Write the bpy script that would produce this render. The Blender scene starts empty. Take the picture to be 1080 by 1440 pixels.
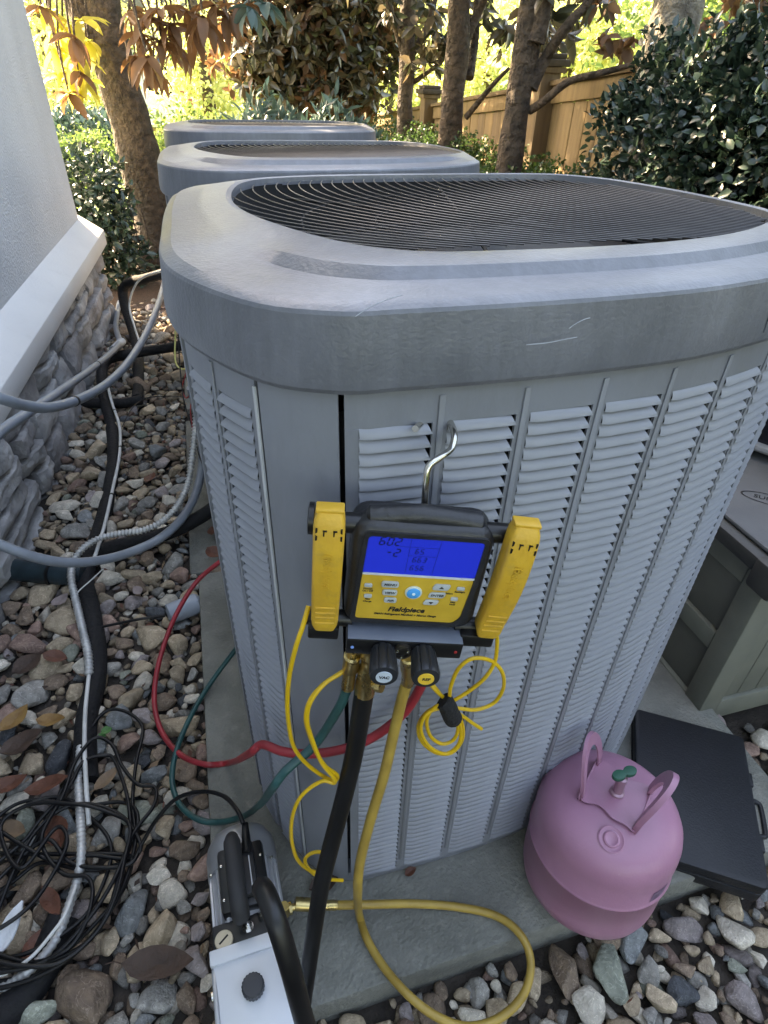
import bpy, bmesh, math, random
import numpy as np
from mathutils import Vector, Matrix, Euler, Quaternion, noise
random.seed(7); rng = np.random.default_rng(7)
S = bpy.context.scene; COL = S.collection
PI = math.pi

# ---------------------------------------------------------------- camera
H = 1.1; F = 848.975; PPX, PPY = 540.0, 720.0
Zc = -Vector((503-PPX, -(1874-PPY), -F)).normalized()
Yc = Vector((246-PPX, -(86-PPY), -F)).normalized(); Yc = (Yc - Yc.dot(Zc)*Zc).normalized()
Xc = Yc.cross(Zc)
RW = Matrix((Xc, Yc, Zc))                       # camera -> world
cam = bpy.data.cameras.new('camera'); co = bpy.data.objects.new('camera', cam); COL.objects.link(co)
cam.sensor_fit = 'VERTICAL'; cam.sensor_height = 24; cam.lens = F/1440*24
cam.clip_start = .02; cam.clip_end = 500
m4 = RW.to_4x4(); m4.translation = (0, 0, H); co.matrix_world = m4
S.camera = co

# ---------------------------------------------------------------- sky and sun
SUN_AZ = math.radians(-38)      # from +Y towards -X : low back-left sun
SUN_EL = math.radians(36)
w = bpy.data.worlds.new('World'); S.world = w; w.use_nodes = True
nt = w.node_tree; bg = nt.nodes['Background']
sky = nt.nodes.new('ShaderNodeTexSky'); sky.sky_type = 'NISHITA'; sky.sun_disc = False
sky.sun_elevation = SUN_EL; sky.sun_rotation = SUN_AZ; sky.air_density = 1.0; sky.dust_density = 1.5
nt.links.new(sky.outputs[0], bg.inputs[0]); bg.inputs[1].default_value = .15
sl = bpy.data.lights.new('sun', 'SUN'); sl.energy = 4.2; sl.angle = math.radians(.5); sl.color = (1, .93, .80)
so = bpy.data.objects.new('sun', sl); COL.objects.link(so)
sd = Vector((math.sin(SUN_AZ)*math.cos(SUN_EL), math.cos(SUN_AZ)*math.cos(SUN_EL), math.sin(SUN_EL)))
so.rotation_euler = sd.to_track_quat('Z', 'Y').to_euler(); so.location = (0, 0, 8)
S.view_settings.view_transform = 'Standard'; S.view_settings.look = 'None'
S.view_settings.gamma = 1; S.view_settings.exposure = 3.4; S.view_settings.use_white_balance = True; S.view_settings.white_balance_temperature = 9500; S.view_settings.white_balance_tint = 13; S.view_settings.use_curve_mapping = False
S.render.engine = 'CYCLES'; S.cycles.max_bounces = 8; S.cycles.transparent_max_bounces = 8

# ---------------------------------------------------------------- measuring helpers
def P(px, py, x=None, y=None, z=None):
    """world point where the sight line of a measured picture point meets a plane of the scene"""
    d = RW @ Vector((px-PPX, -(py-PPY), -F)); o = Vector((0, 0, H))
    t = (z-H)/d.z if z is not None else (y/d.y if y is not None else x/d.x)
    return o + d*t
def proj(p):
    c = RW.transposed() @ (Vector(p)-Vector((0, 0, H)))
    if c.z > -.02: return (-9999, -9999)
    return (PPX + c.x*F/-c.z, PPY - c.y*F/-c.z)

# ---------------------------------------------------------------- materials
MATS = {}
def mat(name, col, rough=.6, metal=0, var=.15, vscale=20, bump=0, bscale=80, col2=None, spec=.5, trans=0, emit=None, coord='Object', detail=6, coat=0):
    if name in MATS: return MATS[name]
    m = bpy.data.materials.new(name); m.use_nodes = True; n = m.node_tree.nodes; l = m.node_tree.links
    b = n['Principled BSDF']; b.inputs['Roughness'].default_value = rough; b.inputs['Metallic'].default_value = metal
    b.inputs['Specular IOR Level'].default_value = spec
    if coat: b.inputs['Coat Weight'].default_value = coat
    tc = n.new('ShaderNodeTexCoord'); no = n.new('ShaderNodeTexNoise'); no.inputs['Scale'].default_value = vscale; no.inputs['Detail'].default_value = detail
    l.new(tc.outputs[coord], no.inputs['Vector'])
    cr = n.new('ShaderNodeValToRGB'); l.new(no.outputs['Fac'], cr.inputs[0])
    c = Vector(col); c2 = Vector(col2) if col2 else c*(1-var)
    c1 = c if col2 else c*(1+var)
    cr.color_ramp.elements[0].position = .3; cr.color_ramp.elements[1].position = .7
    cr.color_ramp.elements[0].color = (*c2, 1); cr.color_ramp.elements[1].color = (*[min(1, v) for v in c1], 1)
    l.new(cr.outputs[0], b.inputs['Base Color'])
    rr = n.new('ShaderNodeMapRange'); rr.inputs[3].default_value = max(0, rough-.08); rr.inputs[4].default_value = min(1, rough+.1)
    l.new(no.outputs['Fac'], rr.inputs[0]); l.new(rr.outputs[0], b.inputs['Roughness'])
    if bump:
        n2 = n.new('ShaderNodeTexNoise'); n2.inputs['Scale'].default_value = bscale; n2.inputs['Detail'].default_value = 8
        l.new(tc.outputs[coord], n2.inputs['Vector'])
        bp = n.new('ShaderNodeBump'); bp.inputs['Strength'].default_value = bump; bp.inputs['Distance'].default_value = .01
        l.new(n2.outputs['Fac'], bp.inputs['Height']); l.new(bp.outputs[0], b.inputs['Normal'])
    if trans:
        out = n['Material Output']; t = n.new('ShaderNodeBsdfTranslucent'); mx = n.new('ShaderNodeMixShader'); mx.inputs[0].default_value = trans
        l.new(b.outputs[0], mx.inputs[1]); l.new(t.outputs[0], mx.inputs[2]); l.new(mx.outputs[0], out.inputs[0])
        hs = n.new('ShaderNodeHueSaturation'); hs.inputs['Value'].default_value = 1.6; hs.inputs['Saturation'].default_value = 1.0; l.new(cr.outputs[0], hs.inputs['Color']); l.new(hs.outputs[0], t.inputs[0])
    if emit: b.inputs['Emission Color'].default_value = (*emit[0], 1); b.inputs['Emission Strength'].default_value = emit[1]
    MATS[name] = m; return m

# ---------------------------------------------------------------- object helpers
def link(name, me, parent=None, loc=None, kind=None, label=None, cat=None, group=None):
    o = bpy.data.objects.new(name, me); COL.objects.link(o)
    if parent: o.parent = parent
    if loc is not None: o.location = loc
    tag(o, label, cat, group, kind); return o
def tag(o, label=None, cat=None, group=None, kind=None):
    if label: o['label'] = label
    if cat: o['category'] = cat
    if group: o['group'] = group
    if kind: o['kind'] = kind
def thing(name, label, cat, loc=(0, 0, 0), rz=0, group=None):
    o = link(name, None, None, loc, None, label, cat, group); o.rotation_euler = (0, 0, rz); o.empty_display_size = .05; return o
class MB:
    def __init__(s): s.v = []; s.f = []; s.mi = []; s.uv = None
    def add(s, vs, fs, mi=0):
        o = len(s.v); s.v += [tuple(v) for v in vs]; s.f += [tuple(i+o for i in f) for f in fs]; s.mi += [mi]*len(fs)
    def box(s, a, b, mi=0, M=None):
        x0, y0, z0 = a; x1, y1, z1 = b
        vs = [Vector(p) for p in ((x0,y0,z0),(x1,y0,z0),(x1,y1,z0),(x0,y1,z0),(x0,y0,z1),(x1,y0,z1),(x1,y1,z1),(x0,y1,z1))]
        if M: vs = [M @ v for v in vs]
        s.add(vs, [(0,3,2,1),(4,5,6,7),(0,1,5,4),(1,2,6,5),(2,3,7,6),(3,0,4,7)], mi)
    def tube(s, pts, r, n=10, mi=0, caps=True):
        pts = [Vector(p) for p in pts]; N = len(pts); rs = r if isinstance(r, (list, tuple)) else [r]*N
        t0 = (pts[1]-pts[0]).normalized(); up = Vector((0,0,1)) if abs(t0.z) < .9 else Vector((1,0,0))
        nn = (up - up.dot(t0)*t0).normalized(); vs = []; fs = []; pt = t0
        for i in range(N):
            t = (pts[min(i+1,N-1)]-pts[max(i-1,0)])
            t = t.normalized() if t.length > 1e-9 else pt
            q = pt.rotation_difference(t); nn = (q @ nn); nn = (nn - nn.dot(t)*t).normalized(); pt = t; bb = t.cross(nn)
            for k in range(n):
                a = 2*PI*k/n; vs.append(pts[i] + rs[i]*(math.cos(a)*nn + math.sin(a)*bb))
        for i in range(N-1):
            for k in range(n): fs.append((i*n+k, i*n+(k+1)%n, (i+1)*n+(k+1)%n, (i+1)*n+k))
        if caps: fs.append(tuple(range(n-1, -1, -1))); fs.append(tuple((N-1)*n+k for k in range(n)))
        s.add(vs, fs, mi)
    def lathe(s, prof, n=32, M=None, mi=0, flute=None):
        vs = []; fs = []
        for i, (r, z) in enumerate(prof):
            for k in range(n):
                a = 2*PI*k/n; rr = r*(flute(a, i) if flute else 1); p = Vector((rr*math.cos(a), rr*math.sin(a), z)); vs.append(M @ p if M else p)
        for i in range(len(prof)-1):
            for k in range(n): fs.append((i*n+k, i*n+(k+1)%n, (i+1)*n+(k+1)%n, (i+1)*n+k))
        if prof[0][0] > 1e-5: fs.append(tuple(range(n-1, -1, -1)))
        if prof[-1][0] > 1e-5: fs.append(tuple((len(prof)-1)*n+k for k in range(n)))
        s.add(vs, fs, mi)
    def prism(s, poly, z0, z1, M=None, mi=0):
        n = len(poly); vs = [Vector((x, y, z0)) for x, y in poly]+[Vector((x, y, z1)) for x, y in poly]
        if M: vs = [M @ v for v in vs]
        s.add(vs, [tuple(range(n-1,-1,-1)), tuple(range(n, 2*n))]+[(i,(i+1)%n,n+(i+1)%n,n+i) for i in range(n)], mi)
    def mesh(s, name, mats, smooth=True, bevel=0, seg=2, ang=35):
        me = bpy.data.meshes.new(name); me.from_pydata(s.v, [], s.f)
        for m in (mats if isinstance(mats, (list, tuple)) else [mats]): me.materials.append(m)
        me.polygons.foreach_set('material_index', s.mi)
        if bevel:
            bm = bmesh.new(); bm.from_mesh(me); bmesh.ops.remove_doubles(bm, verts=bm.verts, dist=1e-6)
            es = [e for e in bm.edges if len(e.link_faces) == 2 and e.calc_face_angle(0) > math.radians(30)]
            bmesh.ops.bevel(bm, geom=es, offset=bevel, segments=seg, profile=.5, affect='EDGES', clamp_overlap=True)
            bm.to_mesh(me); bm.free()
        if smooth:
            me.polygons.foreach_set('use_smooth', [True]*len(me.polygons)); me.set_sharp_from_angle(angle=math.radians(ang))
        me.update(); return me
    def build(s, name, mats, parent=None, smooth=True, bevel=0, seg=2, ang=35, **kw):
        return link(name, s.mesh(name, mats, smooth, bevel, seg, ang), parent, **kw)
def crom(pts, k=8, closed=False):
    pts = [Vector(p) for p in pts]; n = len(pts); out = []
    rngi = range(n) if closed else range(n-1)
    for i in rngi:
        if closed: a, b, c, d = pts[i-1], pts[i], pts[(i+1) % n], pts[(i+2) % n]
        else: a, b, c, d = pts[max(i-1,0)], pts[i], pts[i+1], pts[min(i+2,n-1)]
        for j in range(k):
            t = j/k; out.append(.5*((2*b)+(c-a)*t+(2*a-5*b+4*c-d)*t*t+(3*b-a-3*c+d)*t**3))
    if not closed: out.append(pts[-1])
    return out
def rrect(x0, y0, x1, y1, r, n=5):
    out = []
    for cx, cy, a0 in ((x1-r,y1-r,0),(x0+r,y1-r,90),(x0+r,y0+r,180),(x1-r,y0+r,270)):
        for i in range(n+1):
            a = math.radians(a0+90*i/n); out.append((cx+r*math.cos(a), cy+r*math.sin(a)))
    return out
def textmesh(name, txt, size, mt, parent, M, shear=0, extrude=.0002, bold=0, align='CENTER', sx=1):
    cu = bpy.data.curves.new(name, 'FONT'); cu.body = txt; cu.size = size; cu.shear = shear; cu.extrude = extrude
    cu.align_x = align; cu.align_y = 'CENTER'; cu.offset = bold; cu.resolution_u = 3
    t = bpy.data.objects.new('tmp', cu); COL.objects.link(t); bpy.context.view_layer.update()
    me = bpy.data.meshes.new_from_object(t.evaluated_get(bpy.context.evaluated_depsgraph_get()))
    bpy.data.objects.remove(t); me.name = name; me.transform(M @ Matrix.Diagonal((sx, 1, 1, 1))); me.materials.clear(); me.materials.append(mt)
    return link(name, me, parent)
def T(x, y, z): return Matrix.Translation((x, y, z))
def RX(a): return Matrix.Rotation(a, 4, 'X')
def RY(a): return Matrix.Rotation(a, 4, 'Y')
def RZ(a): return Matrix.Rotation(a, 4, 'Z')

def gz(y):
    return -.085 if y < 3.6 else (-.085-.06*(y-3.6) if y < 12 else -.589)
WB = lambda y: -.640+.046*(y-1.27)      # foot of the house wall

# ================================================================ THE SETTING
M_soil = mat('dark soil', (.045, .036, .03), .95, var=.4, vscale=30, bump=.6, bscale=150)
M_mulch = mat('bark mulch', (.085, .045, .028), .95, vscale=60, bump=1, bscale=120, col2=(.03, .017, .012))
M_grass = mat('lawn', (.14, .22, .035), .9, vscale=9, bump=.6, bscale=200, col2=(.07, .13, .02))
def sheet(name, x0, x1, ys, m, dz=0, nx=40):
    b = MB(); xs = [x0+(x1-x0)*i/nx for i in range(nx+1)]
    vs = [(x, y, gz(y)+dz+.012*noise.noise(Vector((x*3, y*3, 0)))*(1 if abs(y) < 20 else 0)) for y in ys for x in xs]
    fs = [(j*(nx+1)+i, j*(nx+1)+i+1, (j+1)*(nx+1)+i+1, (j+1)*(nx+1)+i) for j in range(len(ys)-1) for i in range(nx)]
    b.add(vs, fs); return b.build(name, m, kind='structure')
sheet('ground', -150, 150, [-150, -60, -20, -8]+[-4+.4*i for i in range(60)]+[22, 30, 50, 90, 160, 300], M_grass, -.02, 200)
sheet('soil_bed', -3, 4, [-2+.15*i for i in range(40)], M_soil, -.0, 60)
sheet('mulch_bed', -1.6, 4.5, [3.75+.15*i for i in range(22)], M_mulch, .028, 40)

# concrete pads
M_conc = mat('concrete', (.25, .25, .225), .9, vscale=5, bump=.5, bscale=140, col2=(.13, .132, .118), detail=12)
pads = [[(-.13, .287), (.93, .297), (.93, 1.28), (-.13, 1.28)]]
for i, poly in enumerate(pads + [[(-.16, 1.36), (.9, 1.36), (.9, 2.3), (-.16, 2.3)], [(-.16, 2.40), (.9, 2.40), (.9, 3.35), (-.16, 3.35)]]):
    b = MB(); b.prism(poly, -.115, 0 if i == 0 else -.063)
    b.build('concrete_pad', M_conc, bevel=.006, label=['grey concrete pad under the nearest condenser and the pink cylinder', 'concrete pad under the middle condenser', 'concrete pad under the farthest condenser'][i], cat='concrete pad', group='equipment pads')

# ================================================================ CONDENSER UNITS
M_cap = mat('weathered cap plastic', (.150, .160, .188), .36, vscale=9, bump=.10, bscale=260, col2=(.098, .106, .126), spec=.6, detail=12)
_n = M_cap.node_tree.nodes; _l = M_cap.node_tree.links; _pb = _n['Principled BSDF']
_w = _n.new('ShaderNodeTexNoise'); _w.inputs['Scale'].default_value = 1; _w.inputs['Detail'].default_value = 8; _mp = _n.new('ShaderNodeMapping'); _mp.inputs['Scale'].default_value = (90, 90, 14)
_tc = [k for k in _n if k.type == 'TEX_COORD'][0]; _l.new(_tc.outputs['Object'], _mp.inputs['Vector']); _l.new(_mp.outputs[0], _w.inputs['Vector'])
_mr = _n.new('ShaderNodeMapRange'); _mr.inputs[1].default_value = .35; _mr.inputs[2].default_value = .7; _mr.inputs[3].default_value = .90; _mr.inputs[4].default_value = 1.09; _l.new(_w.outputs['Fac'], _mr.inputs[0])
_hs = _n.new('ShaderNodeHueSaturation'); _src = [k for k in _l if k.to_socket == _pb.inputs['Base Color']][0].from_socket; _l.new(_src, _hs.inputs['Color']); _l.new(_mr.outputs[0], _hs.inputs['Value']); _l.new(_hs.outputs[0], _pb.inputs['Base Color'])
M_pan = mat('grey painted steel', (.20, .215, .25), .42, var=.06, vscale=6, bump=.03, bscale=300)
def grime(m, scl, amt, lo=.5, hi=.72, zs=.35, col=(.10,.095,.085)):
    n = m.node_tree.nodes; l = m.node_tree.links; pb = n['Principled BSDF']; tc = [k for k in n if k.type == 'TEX_COORD'][0]
    mp = n.new('ShaderNodeMapping'); mp.inputs['Scale'].default_value = (scl, scl, scl*zs); no = n.new('ShaderNodeTexNoise'); no.inputs['Scale'].default_value = 1; no.inputs['Detail'].default_value = 12; no.inputs['Roughness'].default_value = .7
    l.new(tc.outputs['Object'], mp.inputs[0]); l.new(mp.outputs[0], no.inputs['Vector']); mr = n.new('ShaderNodeMapRange'); mr.inputs[1].default_value = lo; mr.inputs[2].default_value = hi; mr.inputs[3].default_value = 0; mr.inputs[4].default_value = amt
    l.new(no.outputs['Fac'], mr.inputs[0]); src = [k for k in l if k.to_socket == pb.inputs['Base Color']][0].from_socket
    mx = n.new('ShaderNodeMix'); mx.data_type = 'RGBA'; l.new(mr.outputs[0], mx.inputs[0]); l.new(src, mx.inputs[6]); mx.inputs[7].default_value = (*col, 1); l.new(mx.outputs[2], pb.inputs['Base Color'])
grime(M_cap, 6, .35, .48, .75, 1, (.24,.25,.28)); grime(M_cap, 25, .35, .55, .8, .4, (.08,.085,.095)); grime(M_pan, 8, .5, .5, .8, .25); grime(M_conc, 9, .6, .5, .75, 1, (.07,.07,.06)); grime(M_conc, 40, .4, .55, .7, 1, (.30,.29,.26))
M_lou = mat('louver paint', (.25, .268, .315), .40, var=.05, vscale=9)
M_dark = mat('dark interior', (.008, .008, .009), .8, var=.3)
M_wire = mat('guard wire', (.055, .053, .055), .34, var=.3, vscale=40, spec=.6)
BODY = [(-.03,.61),(.028,.478),(.09,.434),(.14,.4295),(.24,.427),(.34,.430),(.43,.440),(.54,.470),(.64,.518),(.71,.582),(.745,.675),(.756,.80),(.755,1.0),(.735,1.12),(.66,1.195),(.5,1.21),(.2,1.21),(.04,1.19),(-.018,1.12),(-.034,1.0),(-.037,.8)]
bc = crom([(x, y, 0) for x, y in BODY], 12, True)
OPEN = [(.046,.90),(.056,.80),(.085,.70),(.124,.612),(.162,.565),(.205,.543),(.27,.537),(.36,.536),(.45,.545),(.55,.572),(.645,.624),(.712,.690),(.732,.78),(.738,.90),(.732,1.02),(.712,1.10),(.65,1.170),(.5,1.188),(.25,1.188),(.13,1.16),(.080,1.11),(.056,1.02)]
oc = crom([(x, y, 0) for x, y in OPEN], 12, True)
CX, CY = .35, .84; NA = 180
def radii(curve):
    out = []
    for k in range(NA):
        a = 2*PI*k/NA; dx, dy = math.cos(a), math.sin(a); best = 0
        for i in range(len(curve)):
            p, q = curve[i], curve[(i+1) % len(curve)]; ex, ey = q.x-p.x, q.y-p.y; den = dx*ey-dy*ex
            if abs(den) < 1e-12: continue
            t = ((p.x-CX)*ey-(p.y-CY)*ex)/den; u = ((p.x-CX)*dy-(p.y-CY)*dx)/den
            if t > 0 and -1e-6 <= u <= 1+1e-6: best = max(best, t)
        out.append(best)
    return out
RB = radii(bc); RO = radii(oc)
def ztop(y): return .970-.036*(y-.45)
def capmesh():
    b = MB(); rings = []
    # profile along the ring: kind, offset from body / fraction to opening, height over reference
    def ring(fn):
        base = len(b.v); pts = []
        for k in range(NA):
            a = 2*PI*k/NA; r, z = fn(k, a); pts.append((CX+r*math.cos(a), CY+r*math.sin(a), z))
        b.v += pts; rings.append(base)
    fr = [max(0, math.cos((2*PI*k/NA)+PI/2))**.35 if math.cos((2*PI*k/NA)+PI/2) > 0 else 0 for k in range(NA)]
    def yy(k, r): return CY+r*math.sin(2*PI*k/NA)
    zb = lambda y: .893-.02*(y-.43)*.6
    ring(lambda k, a: (RB[k]-.012, zb(yy(k, RB[k]))+.004))
    ring(lambda k, a: (RB[k]+.007, zb(yy(k, RB[k]))))
    ring(lambda k, a: (RB[k]+.009, zb(yy(k, RB[k]))+.004))
    ring(lambda k, a: (RB[k]+.0095, zb(yy(k, RB[k]))+.012))
    ring(lambda k, a: (RB[k]+.008, ztop(yy(k, RB[k]))-.045))
    ring(lambda k, a: (RB[k]+.0055, ztop(yy(k, RB[k]))-.0165))
    ring(lambda k, a: (RB[k]+.0038, ztop(yy(k, RB[k]))-.0135))
    ring(lambda k, a: (RB[k]-.001, ztop(yy(k, RB[k]))-.0115))
    def band(t, dz, step):
        def f(k, a):
            a1 = RB[k]-.005; a2 = RO[k]+.004; r = a1+(a2-a1)*t
            s = math.sin(a); front = 1 if s < -.2 else 0
            front = min(1, max(0, (-s-.60)/.10)) * (1 if math.cos(a) < 2 else 0)
            return r, ztop(yy(k, r))-.008+dz+front*step
        return f
    for t, dz, st in ((.03,.000,-.0012),(.42,.0045,-.0040),(.44,.005,-.0040),(.54,.0063,.0030),(.56,.0065,.0032),(.86,.0095,.0015),(.97,.0105,0)): ring(band(t, dz, st))
    ring(lambda k, a: (RO[k]-.001, ztop(yy(k, RO[k]))+.001))
    ring(lambda k, a: (RO[k]-.002, ztop(yy(k, RO[k]))-.010))
    for i in range(len(rings)-1):
        for k in range(NA): b.f.append((rings[i]+k, rings[i]+(k+1) % NA, rings[i+1]+(k+1) % NA, rings[i+1]+k)); b.mi.append(0)
    return b.mesh('top_cap', M_cap, ang=17)
def inside(x, y):
    a = math.atan2(y-CY, x-CX) % (2*PI); k = int(a/(2*PI)*NA) % NA
    return math.hypot(x-CX, y-CY) < RO[k]-.001
# arclength along body
bl = [0]
for i in range(len(bc)): bl.append(bl[-1]+(bc[(i+1) % len(bc)]-bc[i]).length)
def S_at(s):
    s %= bl[-1]
    import bisect
    i = min(len(bc)-1, bisect.bisect_right(bl, s)-1); t = (s-bl[i])/(bl[i+1]-bl[i]); return bc[i].lerp(bc[(i+1) % len(bc)], t)
sA, sB, sC = bl[0], bl[12], bl[24]
Z0, Z1 = .030, .893
def wallstrip(b, ss, z0, z1, off=0, mi=0, thick=.003):
    pts = []
    for s in ss:
        p = S_at(s); t = (S_at(s+.004)-S_at(s-.004)).normalized(); nrm = Vector((t.y, -t.x, 0)); pts.append((p+nrm*off, p+nrm*(off-thick)))
    n = len(pts); vs = []
    for o, i in pts: vs += [(o.x,o.y,z0),(o.x,o.y,z1),(i.x,i.y,z1),(i.x,i.y,z0)]
    fs = []
    for k in range(n-1):
        a, c = 4*k, 4*k+4
        fs += [(a, c, c+1, a+1), (a+2, c+2, c+3, a+3), (a+1, c+1, c+2, a+2), (a+3, c+3, c, a)]
    fs += [(0, 1, 2, 3), (4*n-1, 4*n-2, 4*n-3, 4*n-4)]
    b.add(vs, fs, mi)
def lin(a, b, n): return [a+(b-a)*i/(n-1) for i in range(n)]
PITCH = .0129; ROWS = 64; ZT = .862; LW = .061
def louver_mesh(flip=False, wd=LW):
    b = MB(); nx = 9; prof = [(0, .0028), (.06, .0036), (.40, .0030), (.74, .0002), (1, -.0032)]
    vs = []
    for j, (h, d) in enumerate(prof):
        for i in range(nx):
            t = i/(nx-1); u_ = t if not flip else 1-t; op = .10+.90*u_**1.6
            e = t if not flip else 1-t
            end = 0 if e > .03 else .0
            dd = d if d < 0 else d*(.45 if u_ < .001 else 1)
            hh = h*PITCH*(.965-.27*op)
            xx = t*wd - (.0045*h if (not flip and i == nx-1) else 0) + (.0045*h if (flip and i == 0) else 0)
            vs.append((xx, -dd, hh))
    fs = [(j*nx+i, j*nx+i+1, (j+1)*nx+i+1, (j+1)*nx+i) for j in range(4) for i in range(nx-1)]
    b.add(vs, fs)
    return b.mesh('louver', M_lou, ang=30)
CAPM = capmesh()
LM = {}
def make_unit(root, full=True):
    cols = []                                          # (s0, s1, flip)
    lp0, lp1 = sA+.004, sB-.003                        # left louver panel
    wl = (lp1-lp0)
    cols.append((lp0+.012, lp0+.012+.052, True)); cols.append((lp0+.012+.066, lp0+.012+.066+.052, True))
    s = sC+.003
    front0 = s; cols2 = []
    s += .012; 
    while s < bl[12*11]+.1:
        cols2.append((s, s+LW+.003, False)); s += .0775
    front1 = s-.003
    # frame strips of the louvered panels (real openings between them)
    b = MB(); b2 = MB(); rid = MB()
    for (bb, c0, c1, cc) in ((b2, lp0, lp1, cols), (b, front0, front1, cols2)):
        wallstrip(bb, lin(c0, c1, max(6, int((c1-c0)/.02))), ZT-.0035, Z1); wallstrip(bb, lin(c0, c1, max(6, int((c1-c0)/.02))), Z0, ZT-PITCH*ROWS+.000)
        prev = c0
        for k, (a, e, fl) in enumerate(cc+[(c1, c1, 0)]):
            wallstrip(bb, lin(prev, a, 3), ZT-PITCH*ROWS+.000, ZT-.0035)
            if k and k < len(cc): mid = (prev+a)/2; wallstrip(rid, lin(mid-.0028, mid+.0028, 3), Z0+.03, ZT+.022, .0018, thick=.0018)
            prev = e
    b2.build('side_panel', M_pan, root); b.build('louvered_panel', M_pan, root); rid.build('panel_rib', M_pan, root, bevel=.001)
    b = MB(); wallstrip(b, lin(sB+.002, sC-.002, 14), Z0, Z1, .0005); b.build('corner_panel', M_pan, root)
    if full:
        b = MB(); 
        for s_ in (sB-.0015,): wallstrip(b, lin(s_-.002, s_+.001, 2), Z0, Z1-.01, .002, thick=.002)
        b.build('seam_strip', mat('light trim', (.45,.47,.5), .4), root)
    b = MB(); wallstrip(b, lin(front1+.01, bl[-1]-.02, 50), Z0, Z1); b.build('rear_panel', M_pan, root)
    # dark core behind
    core = [(CX+(RB[k]-.028)*math.cos(2*PI*k/NA), CY+(RB[k]-.028)*math.sin(2*PI*k/NA)) for k in range(0, NA, 3)]
    b = MB(); b.prism(core, .01, .86); b.build('coil', M_dark, root)
    b = MB(); foot = [(CX+(RB[k]-.006)*math.cos(2*PI*k/NA), CY+(RB[k]-.006)*math.sin(2*PI*k/NA)) for k in range(0, NA, 2)]
    b.prism(foot, 0, .029); b.build('base_pan', M_pan, root, bevel=.003)
    link('top_cap', CAPM, root)
    # guard wires : swept arcs across the round opening
    for i in range(-14, 39):
        x0 = .032+i*.0185; Rr = .52; yc = 1.03; pts = []
        for j in range(70):
            a = PI - .30 + j*.0195
            x = x0+Rr+Rr*math.cos(a); y = yc+Rr*math.sin(PI*2-(2*PI-a))  if False else yc-Rr*math.sin(a-PI)
            if inside(x, y): pts.append((x, y, ztop(y)-.004+.003*(1-((x-CX)**2+(y-CY)**2)/.1)))
        if len(pts) > 4:
            key = ('w', i)
            if key not in LM:
                q = MB(); q.tube(pts[::2]+([pts[-1]] if len(pts) % 2 == 0 else []), .0009, 6); LM[key] = q.mesh('guard_wire', M_wire)
            link('guard_wire', LM[key], root)
    q = MB()
    for rr in (.12, .22):
        q.tube([(CX+rr*math.cos(t), CY+rr*math.sin(t), ztop(CY)-.024) for t in lin(0, 2*PI, 33)], .0012, 5, caps=False)
    for t in range(6):
        a = t*PI/3+.3; q.tube([(CX+.04*math.cos(a), CY+.04*math.sin(a), ztop(CY)-.018), (CX+.29*math.cos(a), CY+.29*math.sin(a), ztop(CY)-.022)], .0025, 5)
    q.build('guard_support', M_dark, root)
    # fan well, hub, blades
    q = MB(); n = 60; vs = []
    for zz, k in ((.9, 1.0), (.862, .98)):
        for i in range(n): a = 2*PI*i/n; r = RO[int(i/n*NA)]-.0005; vs.append((CX+r*k*math.cos(a), CY+r*k*math.sin(a), zz if zz < .87 else ztop(CY+r*math.sin(a))-.008))
    q.add(vs, [(i, (i+1) % n, n+(i+1) % n, n+i) for i in range(n)]+[tuple(range(n, 2*n))]); q.build('fan_well', M_dark, root)
    q = MB(); q.lathe([(.07,.864),(.07,.90),(.05,.915),(0,.92)], 24, T(CX, CY, 0)); q.build('fan_hub', mat('fan metal', (.015,.015,.016), .6), root)
    for t in range(3):
        a = t*2*PI/3+.5; q = MB(); vs = []
        for j in range(7):
            r = .06+j*.038
            for d_ in (-.5, -.2, .2, .5): vs.append((CX+r*math.cos(a+d_*(.9-.05*j)), CY+r*math.sin(a+d_*(.9-.05*j)), .882+d_*.03))
        q.add(vs, [(j*4+i, j*4+i+1, (j+1)*4+i+1, (j+1)*4+i) for j in range(6) for i in range(3)]); q.build('fan_blade', mat('fan blade', (.014,.014,.015), .6), root)
    # louvers
    for kk, cc in ((0, cols), (1, cols2)):
        rest = MB()
        for ci, (a, e, fl) in enumerate(cc):
            p, q_ = S_at(a), S_at(e); wd = (q_-p).length; ang = math.atan2(q_.y-p.y, q_.x-p.x); key = (fl, round(wd, 3))
            if key not in LM: LM[key] = louver_mesh(fl, wd)
            me = LM[key]
            for r in range(ROWS):
                z = ZT-(r+1)*PITCH
                if full and r < 30 and not (kk == 1 and ci > 7):
                    o = link('louver', me, root, (p.x, p.y, z)); o.rotation_euler = (0, 0, ang)
                elif full or r < 8 or ci < 3:
                    M = T(p.x, p.y, z) @ RZ(ang); rest.add([M @ v.co for v in me.vertices], [tuple(f.vertices) for f in me.polygons])
        rest.build('louver_rows', M_lou, root, ang=60, kind='stuff')
U1 = thing('air_conditioner', 'large grey louvered condenser in front with the yellow gauge hanging on it', 'air conditioner', group='row of grey air conditioner condensers')
make_unit(U1, True)
U2 = thing('air_conditioner', 'middle condenser, right behind the one carrying the gauge', 'air conditioner', (-.030, 1.00, -.034), group='row of grey air conditioner condensers')
make_unit(U2, False)
U3 = thing('air_conditioner', 'farthest condenser at the back of the row', 'air conditioner', (-.033, 2.02, -.045), group='row of grey air conditioner condensers')
for ch in list(U2.children): c = ch.copy(); COL.objects.link(c); c.parent = U3
b = MB()
_k = [min(range(NA), key=lambda k: abs(CX+RB[k]*math.cos(2*PI*k/NA)-.505)+(10 if k < NA/2 else 0))][0]; _a = 2*PI*_k/NA
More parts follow.
